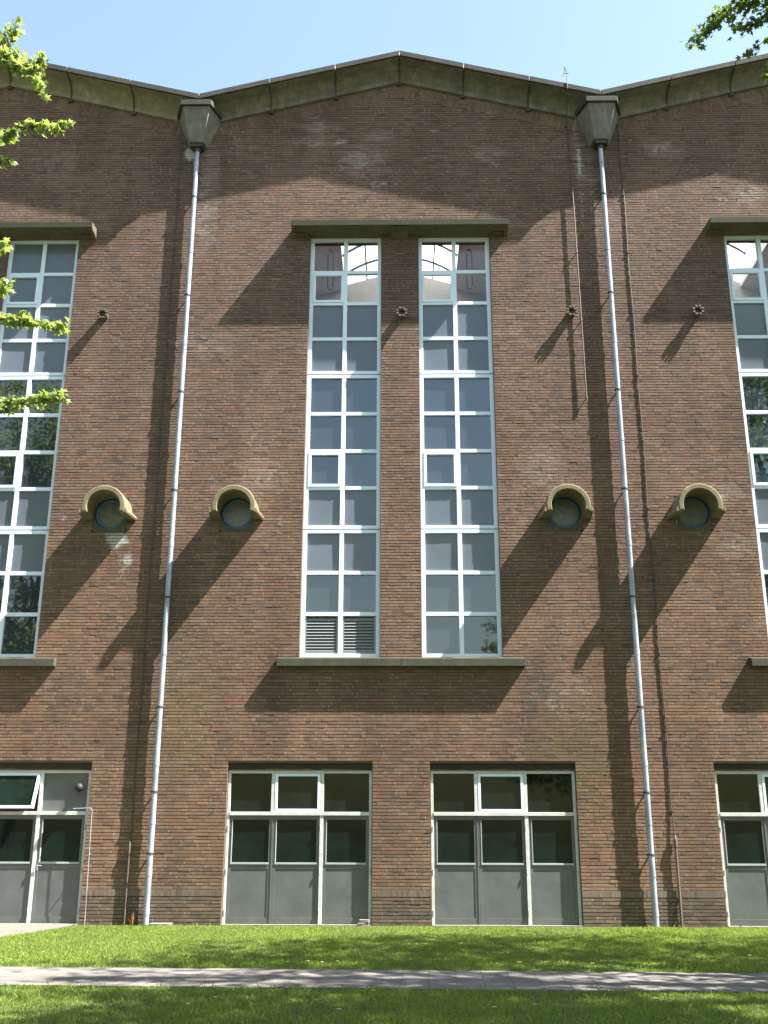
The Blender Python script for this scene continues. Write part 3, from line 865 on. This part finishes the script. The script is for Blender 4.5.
# --- wires, rods, pipes and a lamp on the facade -----------------------------------------
def wire(name, pts, r, mat, n=7, clips=(), clip_r=None):
    mb = MB(); mb.tube(pts, r, n)
    for p in clips:
        mb.box(p[0] - 0.022, p[0] + 0.022, p[1] - 0.022, 0.012, p[2] - 0.016, p[2] + 0.016)
    return mb.build(name, mat, hall)
cz = list(np.arange(17.6, 1.9, -1.55))
ptsR = [(5.27 + 0.012 * math.sin(z * 2.1), -0.016, z) for z in np.arange(18.0, 1.55, -0.75)] + [(5.28, -0.035, 1.55)]
wire('conductor_cable', ptsR, 0.011, M['darkiron'], clips=[(5.27, -0.012, z) for z in cz])
ptsL = [(-5.27 + 0.010 * math.sin(z * 1.7), -0.014, z) for z in np.arange(17.4, 1.4, -0.75)] + [(-5.27, -0.035, 1.42)]
wire('conductor_cable', ptsL, 0.011, M['darkiron'], clips=[(-5.27, -0.010, z) for z in cz])
for x, h in ((5.28, 1.60), (-5.27, 1.45)):
    sp = MB()
    sp.tube([(x, -0.05, 0.0), (x, -0.05, h - 0.16)], 0.024, 10)
    sp.tube([(x, -0.05, h - 0.16), (x, -0.05, h - 0.02)], 0.034, 10)
    st = sp.build('standpipe', M['iron'], hall)
    cp = MB(); cp.tube([(x, -0.05, h - 0.015), (x, -0.05, h + 0.07)], [0.026, 0.016], 10); cp.box(x - 0.03, x + 0.03, -0.05, 0.01, 0.5, 0.53)
    cp.build('pipe_cap', M['limestone'], st)
rod = MB()
rod.tube([(4.07, -0.065, 16.25), (4.10, -0.065, 10.75)], 0.015, 8)
for z in (16.2, 14.5, 12.75, 10.85):
    x = 4.07 + (16.25 - z) / 5.5 * 0.03
    rod.tube([(x, -0.065, z), (x + 0.005, 0.01, z - 0.01)], 0.012, 6); rod.tube([(x, -0.065, z - .03), (x, -0.065, z + .03)], 0.024, 8)
rod.build('iron_rod', M['iron'], hall)
fw = MB(); fw.tube([(4.0, -0.562, 18.80), (4.02, -0.52, 18.55), (4.02, -0.2, 18.28), (4.03, -0.03, 18.05), (4.06, -0.03, 17.2), (4.07, -0.06, 16.3)], 0.012, 6)
fw.box(3.98, 4.06, -0.05, 0.012, 17.95, 18.03)
fw.build('rod_wire', M['darkiron'], hall)
lr = MB()
lr.tube([(4.0, -0.565, 18.62), (4.0, -0.565, 19.10)], 0.008, 8)
lr.tube([(4.0, -0.565, 19.10), (3.965, -0.565, 19.24)], [0.010, 0.020], 8)
lr.tube([(3.97, -0.565, 19.17), (3.91, -0.565, 18.96)], 0.008, 7)
lr.tube([(3.95, -0.565, 19.06), (4.05, -0.565, 19.05)], 0.010, 7)
lr.build('lightning_rod', M['iron'], hall)
tp = MB(); tp.tube([(-6.42, -0.02, 2.125), (-6.42, -0.10, 2.13), (-6.08, -0.10, 2.14), (-6.05, -0.10, 2.11), (-6.01, -0.10, 0.0)], 0.0075, 8)
tp.box(-6.045, -6.03, -0.10, 0.01, 1.28, 1.295); tp.build('thin_pipe', M['zinc'], hall)
gl_ = MB(); rings = 10
gv = [[(0.085 * math.sin(math.pi * i / rings) * math.cos(2 * math.pi * k / 18), 0.085 * math.sin(math.pi * i / rings) * math.sin(2 * math.pi * k / 18), 0.085 * math.cos(math.pi * i / rings)) for k in range(18)] for i in range(1, rings)]
allv = [(0, 0, 0.085)] + [p for r_ in gv for p in r_] + [(0, 0, -0.085)]
ff = [(0, 1 + k, 1 + (k + 1) % 18) for k in range(18)]
for i in range(rings - 2): ff += [(1 + i * 18 + k, 1 + (i + 1) * 18 + k, 1 + (i + 1) * 18 + (k + 1) % 18, 1 + i * 18 + (k + 1) % 18) for k in range(18)]
last = len(allv) - 1
ff += [(last, 1 + (rings - 2) * 18 + (k + 1) % 18, 1 + (rings - 2) * 18 + k) for k in range(18)]
gl_.add(allv, ff)
gl_.tube([(0, 0.06, 0.0), (0, 0.20, 0.0)], 0.045, 12)
gl_.build('wall_lamp', M['black'], hall, smooth=True, loc=(-6.36, -0.06, 2.53))

# ------------------------------------------------------------------ small loose things at the wall foot
def chunk(name, x0, x1, y0, y1, z0, z1, mat, rz, seed):
    mb = MB()
    cx, cy = (x0 + x1) / 2, (y0 + y1) / 2
    mb.box(x0 - cx, x1 - cx, y0 - cy, y1 - cy, 0, z1 - z0)
    o = mb.build(name, mat, None, bevel=0.008, loc=(cx, cy, z0))
    o.rotation_euler.z = rz
    r = random.Random(seed)
    for v in o.data.vertices: v.co += Vector([r.uniform(-.007, .007), r.uniform(-.007, .007), 0 if v.co.z < .01 else r.uniform(-.006, .002)])
    return o
lb = chunk('loose_brick', -0.83, -0.62, -0.20, -0.09, 0.045, 0.115, M['loose'], 0.05, 1)
tag(lb, 'pinkish loose brick lying on the threshold, lower of the two by the central door jamb', 'brick')
lb2 = chunk('loose_brick', -0.80, -0.605, -0.195, -0.095, 0.116, 0.175, M['limestone'], -0.06, 2)
tag(lb2, 'pale loose brick stacked on top of the pinkish one by the door jamb', 'brick')
lb.location.z = 0.0; lb2.location.z = 0.069
gs = chunk('stone_slab', -4.74, -4.34, -0.33, -0.06, 0.0, 0.055, M['limestone'], 0.03, 3)
tag(gs, 'small pale stone slab lying in the grass at the foot of the left downpipe', 'stone')

# dried weed at the wall
wd = MB()
r = random.Random(5)
for k in range(26):
    a = r.uniform(0, 2 * math.pi); h = r.uniform(0.10, 0.26); s = r.uniform(0.03, 0.10)
    p0 = Vector((r.uniform(-.03, .03), r.uniform(-.02, .02), 0)); d = Vector((math.cos(a), math.sin(a) * 0.6, 0))
    p1 = p0 + d * s * 0.5 + Vector((0, 0, h * 0.6)); p2 = p0 + d * s + Vector((0, 0, h))
    sd = Vector((-d.y, d.x, 0)) * 0.022
    wd.add([p0 - sd * .2, p0 + sd * .2, p1 + sd, p2, p1 - sd], [(0, 1, 2, 3, 4)])
weed = wd.build('dried_weed', M['drygrass'], None, loc=(-5.12, -0.10, 0.0))
tag(weed, 'small dried orange weed at the wall foot left of the left downpipe', 'weed')

# ------------------------------------------------------------------ ground
gm = MB()
gm.quad((-220, -260, 0), (220, -260, 0), (220, 200, 0), (-220, 200, 0))
ground = gm.build('ground', M['soil']); tag(ground, kind='structure')
PA = math.radians(-2.0)
def path_y(x): return -7.74 + x * math.tan(PA)     # centre line
PWID = 0.84
# path of square slabs, each with its own slight tilt, laid as one surface
pv, pf, pt = [], [], []
nrow = 5; T = 2 * PWID / nrow
for i in range(-90, 90):
    for jn in range(nrow):
        xa, xb = i * 0.32 + 0.003, (i + 1) * 0.32 - 0.003
        ya, yb2 = -PWID + jn * T + 0.0025, -PWID + (jn + 1) * T - 0.0025
        n = len(pv)
        z = 0.014 + random.gauss(0, 0.0005)
        tl = [random.uniform(-0.0006, 0.0006) for _ in range(4)]
        base = []
        for q, (x, y) in enumerate(((xa, ya), (xb, ya), (xb, yb2), (xa, yb2))):
            wx = x - y * math.tan(PA); base.append((wx, path_y(x) + y, z + tl[q]))
        pv += base + [(a, c, -0.02) for a, c, _ in base]
        pf.append((n, n + 1, n + 2, n + 3))
        for k in range(4):
            q = (k + 1) % 4
            pf.append((n + q, n + k, n + 4 + k, n + 4 + q))
        t = random.uniform(0.95, 1.04)
        pt += [(0.145 * t, 0.132 * t, 0.124 * t)] * 8
for xa in range(-30, 30, 6):
    n = len(pv)
    pv += [(xa, path_y(xa) - PWID, 0.0095), (xa + 6, path_y(xa + 6) - PWID, 0.0095), (xa + 6, path_y(xa + 6) + PWID, 0.0095), (xa, path_y(xa) + PWID, 0.0095)]
    pf.append((n, n + 1, n + 2, n + 3)); pt += [(0.075, 0.068, 0.058)] * 4
M['paver'] = attr_mat('path_slab', 'tone', 0.9, 9, 0.18, 60, 0.4)
path = numpy_mesh('path', np.array(pv), 4, M['paver'], np.array(pt), faces=np.array(pf)); tag(path, kind='structure')
# concrete apron in front of the left-hand door
apm = MB()
ap = [(-20, 0.0), (-6.15, 0.0), (-6.30, -1.2), (-6.55, -2.3), (-6.75, -3.4), (-6.95, -4.2), (-7.3, -5.0), (-8.0, -5.7), (-20, -5.9)]
apm.add([(x, y, 0.018) for x, y in ap] + [(x, y, -0.05) for x, y in ap], [tuple(range(len(ap)))[::-1]] + [(i, (i + 1) % len(ap), len(ap) + (i + 1) % len(ap), len(ap) + i) for i in range(len(ap))])
apron = apm.build('pavement', M['slab']); tag(apron, kind='structure')
def in_apron(x, y):
    inside = np.zeros(len(x), bool)
    n = len(ap)
    for i in range(n):
        (x1, y1), (x2, y2) = ap[i], ap[(i + 1) % n]
        cond = ((y1 > y) != (y2 > y)) & (x < (x2 - x1) * (y - y1) / (y2 - y1 + 1e-12) + x1)
        inside ^= cond
    return inside

# grass blades
def vnoise(x, y, s, seed):
    r = np.random.default_rng(seed)
    g = r.random((64, 64))
    u, v = x / s + 100, y / s + 100
    i, j = np.floor(u).astype(int), np.floor(v).astype(int)
    f, h = u - i, v - j
    f = f * f * (3 - 2 * f); h = h * h * (3 - 2 * h)
    G = lambda a, c: g[a % 64, c % 64]
    return (G(i, j) * (1 - f) + G(i + 1, j) * f) * (1 - h) + (G(i, j + 1) * (1 - f) + G(i + 1, j + 1) * f) * h
def blades(n, x0, x1, y0, y1, hs, ws, seed):
    r = np.random.default_rng(seed)
    x = r.uniform(x0, x1, n); y = r.uniform(y0, y1, n)
    d = y - (-7.74 + x * math.tan(PA))
    edge = PWID + 0.01 + 0.05 * (vnoise(x, y, 0.25, 3) - 0.6)
    keep = (np.abs(d) > edge) & ~in_apron(x, y + 0.08 * (vnoise(x, y, 0.3, 4) - 0.5)) & (np.abs(x) < 1.2 + 0.62 * (y + 23))
    x, y = x[keep], y[keep]; n = len(x)
    big = vnoise(x, y, 0.9, 1) * 0.6 + vnoise(x, y, 0.28, 2) * 0.4
    h = hs * (0.55 + 0.8 * big) * r.uniform(0.6, 1.25, n)
    h *= np.where(y > -0.3, 0.3, 1.0)
    a = r.uniform(0, 2 * np.pi, n); w = ws * r.uniform(0.7, 1.3, n)
    ln_ = h * r.uniform(0.2, 1.0, n); b_ = r.uniform(0, 2 * np.pi, n)
    dx, dy = np.cos(a) * w, np.sin(a) * w
    V = np.empty((n, 4, 3), np.float32)
    V[:, 0] = np.c_[x - dx, y - dy, np.zeros(n)]
    V[:, 1] = np.c_[x + dx, y + dy, np.zeros(n)]
    mx, my = np.cos(b_) * ln_, np.sin(b_) * ln_
    V[:, 2] = np.c_[x + dx * .6 + mx * .45, y + dy * .6 + my * .45, h * 0.7]
    V[:, 3] = np.c_[x + mx, y + my, h]
    t = np.clip(0.15 + 0.55 * big + r.normal(0, 0.22, n), 0, 1)
    return V.reshape(-1, 3), np.repeat(t, 4)
A2, ta2 = blades(9000, -11, 11, -11.8, -0.06, 0.075, 0.0040, 77)
A, ta = blades(620000, -11, 11, -11.8, -0.03, 0.033, 0.0038, 21)
lawn = numpy_mesh('lawn_grass', np.vstack([A, A2]), 4, M['blade'], np.r_[ta, np.clip(ta2 + 0.15, 0, 1)])
tag(lawn, 'short bright green lawn grass on both sides of the slab path', 'grass', kind='stuff')

# daisies
dm = MB()
for k in range(9):
    a = 2 * math.pi * k / 9
    c, s = math.cos(a), math.sin(a)
    dm.add([(0.005 * c, 0.005 * s, 0.072), (0.022 * c - 0.006 * s, 0.022 * s + 0.006 * c, 0.077), (0.028 * c, 0.028 * s, 0.075), (0.022 * c + 0.006 * s, 0.022 * s - 0.006 * c, 0.077)], [(0, 1, 2, 3)], 0)
dm.tube([(0, 0, 0.069), (0, 0, 0.078)], [0.006, 0.008], 8, 1)
dm.tube([(0.004, 0, 0), (0, 0, 0.07)], 0.0016, 5, 2)
dz = [(-5.1, -5.2), (-3.05, -6.25), (-1.25, -6.15), (-1.05, -6.3), (-0.85, -6.2), (-0.95, -5.9), (-1.5, -6.3), (0.42, -4.5), (-0.3, -8.9), (-1.9, -9.5), (1.55, -6.25), (1.9, -6.2), (2.5, -6.3),
      (4.3, -1.2), (1.3, -9.9), (2.6, -9.4), (3.1, -10.1), (-0.6, -10.2), (5.2, -6.1), (0.0, -1.6), (-2.6, -1.1), (-2.1, -9.9), (0.9, -10.0), (4.9, -5.2)]
d0 = None
for (x, y) in dz:
    if d0 is None:
        d0 = dm.build('daisy', [M['petal'], M['daisyheart'], M['blade']], None, loc=(x, y, 0))
        tag(d0, 'tiny white daisy standing in the short lawn grass', 'flower', 'daisies scattered in the lawn'); o = d0
    else:
        o = d0.copy(); COL.objects.link(o); o.location = (x, y, 0)
    o.rotation_euler.z = random.uniform(0, 6); s = random.uniform(0.7, 1.0); o.scale = (s, s, random.uniform(0.5, 0.65))

# ------------------------------------------------------------------ trees
ang_ = np.radians([-90, -75, -20, 5, 30, 58, 90, 122, 150, 175, 200, 255])
rad_ = np.array([0.30, 0.34, 0.72, 0.40, 0.95, 0.46, 1.0, 0.46, 0.95, 0.40, 0.72, 0.34])
LX, LY = rad_ * np.cos(ang_), rad_ * np.sin(ang_) + 0.3
def leaf_cloud(P, size, r, droop=0.35):
    """P: leaf centres; returns lobed leaf polygons with random poses"""
    n = len(P)
    nrm = r.normal(0, 1, (n, 3)); nrm[:, 2] = np.abs(nrm[:, 2]) * 1.3 + 0.2
    nrm /= np.linalg.norm(nrm, axis=1)[:, None]
    u = np.cross(nrm, r.normal(0, 1, (n, 3))); u /= np.linalg.norm(u, axis=1)[:, None]
    v = np.cross(nrm, u)
    flip = v[:, 2] > 0
    v[flip] *= -1; u[flip] *= -1
    s = size * r.uniform(0.55, 1.15, n)[:, None, None]
    fold = (np.abs(LX) * 0.28 - LY * 0.10)[None, :, None]
    V = P[:, None, :] + s * (u[:, None, :] * LX[None, :, None] + v[:, None, :] * LY[None, :, None] - nrm[:, None, :] * fold)
    return V.reshape(-1, 3)
def limb(mb, a, c, r0, r1, seed, n=7, wob=0.08):
    r = random.Random(seed)
    a, c = Vector(a), Vector(c); L = (c - a).length
    pts = [a.lerp(c, i / n) + (Vector((r.uniform(-1, 1), r.uniform(-1, 1), r.uniform(-1, 1))) * wob * L * 0.3 if 0 < i < n else Vector()) + Vector((0, 0, 0.10 * L * math.sin(math.pi * i / n))) for i in range(n + 1)]
    mb.tube(pts, [r0 + (r1 - r0) * i / n for i in range(n + 1)], 8)
    return pts
def tree(name, label, base, centre, radii, nclump, per, leaf, mat, seed, keep=None, sprays=(), extra=(), group=None, trunk_r=0.28):
    root = bpy.data.objects.new(name, None); COL.objects.link(root)
    root.location = base
    tag(root, label, 'tree', group)
    r = np.random.default_rng(seed); rr = random.Random(seed)
    tb = MB()
    B = Vector(base)
    cz = Vector(centre) - B
    fork = Vector((cz.x * 0.3, cz.y * 0.3, cz.z - radii[2] * 0.75))
    limb(tb, (0, 0, -0.1), fork, trunk_r, trunk_r * 0.75, seed, wob=0.03)
    tips = []
    for k in range(13):
        t = rr.uniform(0, 2 * math.pi); e = rr.uniform(-0.35, 0.95)
        tip = cz + Vector((math.cos(t) * math.cos(e) * radii[0], math.sin(t) * math.cos(e) * radii[1], math.sin(e) * radii[2])) * rr.uniform(0.7, 0.95)
        if keep is not None and not keep(tip + B): continue
        pts = limb(tb, fork, tip, trunk_r * 0.42, 0.02, seed + k + 1)
        tips.append(pts)
    # clumps of leaves around the limbs and through the crown shell
    cen = []
    while len(cen) < nclump:
        d = r.normal(0, 1, 3); d /= np.linalg.norm(d)
        q = cz + Vector(d * np.array(radii) * (r.uniform(0.28, 1.0) ** 0.6))
        if keep is None or keep(q + B): cen.append(q)
    for (ec, er, en) in extra:
        k_ = 0
        while k_ < en:
            d = r.normal(0, 1, 3); d /= np.linalg.norm(d)
            q = Vector(ec) - B + Vector(d * np.array(er) * (r.uniform(0.1, 1.0) ** 0.5))
            k_ += 1
            if keep is None or keep(q + B): cen.append(q)
    for q in cen[:90] + cen[nclump:]:
        p = min((pts[3] for pts in tips), key=lambda w: (w - q).length) if tips else fork
        limb(tb, p, q, 0.05, 0.012, rr.randrange(9999), n=4)
    P = []
    for q in cen:
        s = r.uniform(0.45, 1.0) * radii[0] * 0.15
        n = int(per * r.uniform(0.6, 1.3))
        g = np.clip(r.normal(0, 0.55, (n, 3)), -1.1, 1.1) * np.array([s, s, s * 0.6])
        g[:, 2] -= 0.25 * (g[:, 0] ** 2 + g[:, 1] ** 2) / max(s, .01)
        P.append(np.array(q) + g)
    P = np.vstack(P)
    if keep is not None:
        kk = np.array([keep(Vector(p) + B, 0.15) for p in P]); P = P[kk]
    V = leaf_cloud(P, leaf, r)
    T = np.repeat(np.clip(r.normal(0.5, 0.25, len(P)), 0, 1), len(LX))
    for (pts, rad, dens, lsz, r0) in sprays:       # branches whose tips hang into view
        pts = [Vector(p) - B for p in pts]
        near = min((w for tp_ in tips for w in tp_[1:5]), key=lambda w: (w - pts[0]).length)
        limb(tb, near, pts[0], 0.035, r0, rr.randrange(9999), n=5)
        tb.tube(pts, [r0 * (1 - 0.8 * i / (len(pts) - 1)) for i in range(len(pts))], 6)
        for a, c in zip(pts, pts[1:]):
            L = (c - a).length
            n = max(3, int(L * dens))
            t = r.random(n)
            # leaves sit in bunches at nodes along the twig
            t = np.clip(np.round(t * max(2, L / 0.11)) / max(2, L / 0.11) + r.normal(0, 0.03, n), 0, 1)
            off = r.normal(0, 1, (n, 3)) * np.array([rad, rad, rad * 0.62]) * 0.6
            off[:, 2] -= rad * 0.25
            Q = np.array(a)[None] + (np.array(c) - np.array(a))[None] * t[:, None] + off
            V = np.vstack([V, leaf_cloud(Q, lsz, r)])
            T = np.r_[T, np.repeat(np.clip(r.normal(0.62, 0.25, n), 0, 1), len(LX))]
    tb.build('trunk', M['bark'], root, smooth=True)
    numpy_mesh('crown', V, len(LX), mat, T, root)
    return root

def keep_left(p, m=0.0):
    d = p.y + 21
    return p.x < -(0.3725 * d * 1.04 + 0.75 - m) or d < 1.0
def keep_right(p, m=0.0):
    d = p.y + 21
    up = 1.10 if p.z < 9 else 1.16
    return p.x > (0.3725 * d * up + 0.55 - m)
yl = -10.0
SP = lambda pts, rad=0.10, dens=150, l=0.078, r0=0.016, y=yl: ([(p[0], y + 0.12 * math.sin(3.1 * i + p[0] * 5), p[1]) for i, p in enumerate(pts)], rad, dens, l, r0)
sprL = [SP([(-6.6, 11.0), (-5.7, 11.25), (-5.25, 11.50), (-5.17, 11.75), (-5.04, 11.95)], 0.08),
        SP([(-6.6, 10.9), (-5.7, 11.1), (-5.22, 11.26), (-5.05, 11.42), (-4.98, 11.26), (-4.80, 11.08), (-4.64, 10.90)], 0.08),
        SP([(-5.2, 11.35), (-4.95, 11.18), (-4.76, 11.26), (-4.66, 11.32)], 0.07),
        SP([(-6.4, 10.0), (-5.6, 9.98), (-5.09, 10.06), (-4.72, 10.20), (-4.4, 10.27), (-4.20, 10.38)], 0.065),
        SP([(-6.2, 9.8), (-5.3, 9.80), (-5.05, 9.74), (-4.88, 9.71)], 0.065),
        SP([(-6.0, 8.7), (-5.2, 8.62), (-4.93, 8.57), (-4.84, 8.52)], 0.06),
        SP([(-6.0, 8.1), (-5.2, 8.0), (-4.84, 7.96), (-4.72, 7.95)], 0.07),
        SP([(-6.0, 7.8), (-5.2, 7.72), (-4.80, 7.62), (-4.54, 7.48), (-4.24, 7.43), (-4.04, 7.50)], 0.07),
        SP([(-4.62, 7.52), (-4.45, 7.58)], 0.05),
        SP([(-6.0, 6.7), (-5.1, 6.58), (-4.68, 6.52), (-4.32, 6.47), (-4.08, 6.47), (-3.90, 6.56)], 0.07),
        SP([(-5.1, 6.5), (-4.75, 6.40), (-4.62, 6.40)], 0.06)]
tree('maple_tree', 'young maple with bright yellow-green leaves reaching in at the left of the facade', (-11.6, -11.2, 0), (-11.9, -11.5, 10.6), (4.6, 4.2, 6.4), 620, 90, 0.10, M['leaf_young'], 31, keep_left, sprL, trunk_r=0.2)
yr = -10.0
sprR = [SP([(6.4, 12.9), (5.5, 12.4), (4.86, 12.14), (4.5, 12.08), (4.3, 11.98), (4.14, 11.86), (3.99, 11.66), (3.80, 11.50)], 0.11, 190, 0.062, 0.016),
        SP([(5.6, 12.3), (5.0, 12.0), (4.82, 11.84), (4.55, 11.80), (4.40, 11.70)], 0.10, 200, 0.062, 0.012),
        SP([(5.8, 11.6), (5.1, 11.5), (4.80, 11.45), (4.58, 11.40), (4.45, 11.28)], 0.06, 80, 0.06, 0.010),
        SP([(5.8, 11.3), (5.1, 11.15), (4.80, 11.10), (4.70, 10.98)], 0.07, 120, 0.062, 0.010),
        SP([(5.2, 12.5), (4.9, 12.25), (4.6, 12.2), (4.35, 12.12)], 0.12, 220, 0.062, 0.012),
        SP([(5.4, 12.2), (5.0, 11.95), (4.88, 11.75)], 0.10, 220, 0.062, 0.012)]
tree('maple_tree', 'tall dark-leaved maple whose twigs hang into the upper right corner of the sky', (12.6, -10.5, 0), (12.2, -10.2, 12.2), (7.2, 6.6, 6.2), 460, 66, 0.13, M['leaf'], 47, keep_right, sprR, [((6.4, -12.4, 12.3), (3.2, 1.9, 2.0), 40), ((10.5, -15.5, 12.0), (3.5, 2.5, 2.5), 60)], trunk_r=0.36)
for i, (bx, by, cx, lab) in enumerate(((10.5, -30.0, 10.0, 'broad maple standing behind the viewer, mirrored in the right-hand windows'),
                                       (-12.5, -33.0, -12.0, 'broad maple standing behind the viewer, mirrored in the left-hand windows'))):
    tree('maple_tree', lab, (bx, by, 0), (cx, by, 9.5), (6.2, 5.5, 7.2), 380, 60, 0.16, M['leaf'], 60 + i, trunk_r=0.35)

# ------------------------------------------------------------------ light and sky
sun = bpy.data.lights.new('sun', 'SUN'); so = bpy.data.objects.new('sun', sun); COL.objects.link(so)
sun.energy = 5.0; sun.angle = math.radians(0.5); sun.color = (1.0, 0.95, 0.87)
so.rotation_euler = (-SUN_DIR).to_track_quat('-Z', 'Y').to_euler()
w = bpy.data.worlds.new('World'); SC.world = w; w.use_nodes = True
nt = w.node_tree
bg = nt.nodes['Background']
sky = nt.nodes.new('ShaderNodeTexSky'); sky.sky_type = 'NISHITA'; sky.sun_disc = False
sky.sun_elevation = SUN_EL
sky.sun_rotation = math.atan2(SUN_DIR.x, SUN_DIR.y)
sky.air_density = 2.0; sky.dust_density = 1.5; sky.ozone_density = 1.0
nt.links.new(sky.outputs[0], bg.inputs['Color']); bg.inputs['Strength'].default_value = 0.05

# ------------------------------------------------------------------ camera
cam = bpy.data.cameras.new('camera'); co = bpy.data.objects.new('camera', cam); COL.objects.link(co)
cam.sensor_fit = 'VERTICAL'; cam.sensor_height = 36.0; cam.lens = 36.0 * 1031 / 1024
cam.clip_end = 2000
p_, yw, rl = math.radians(17.53), math.radians(0.962), math.radians(0.137)
fw_ = Vector((-math.sin(yw) * math.cos(p_), math.cos(yw) * math.cos(p_), math.sin(p_)))
rt = Vector((math.cos(yw), math.sin(yw), 0)); up = rt.cross(fw_)
rt2 = rt * math.cos(rl) + up * math.sin(rl); up2 = -rt * math.sin(rl) + up * math.cos(rl)
mat = Matrix((rt2, up2, -fw_)).transposed().to_4x4()
mat.translation = Vector((0, -21.0, 1.6))
co.matrix_world = mat
SC.camera = co

SC.view_settings.view_transform = 'Standard'; SC.view_settings.look = 'None'
SC.view_settings.exposure = 2.5; SC.view_settings.gamma = 1.0; SC.view_settings.use_curve_mapping = False
SC.render.engine = 'CYCLES'
SC.cycles.max_bounces = 8; SC.cycles.transparent_max_bounces = 12
SC.cycles.use_denoising = True
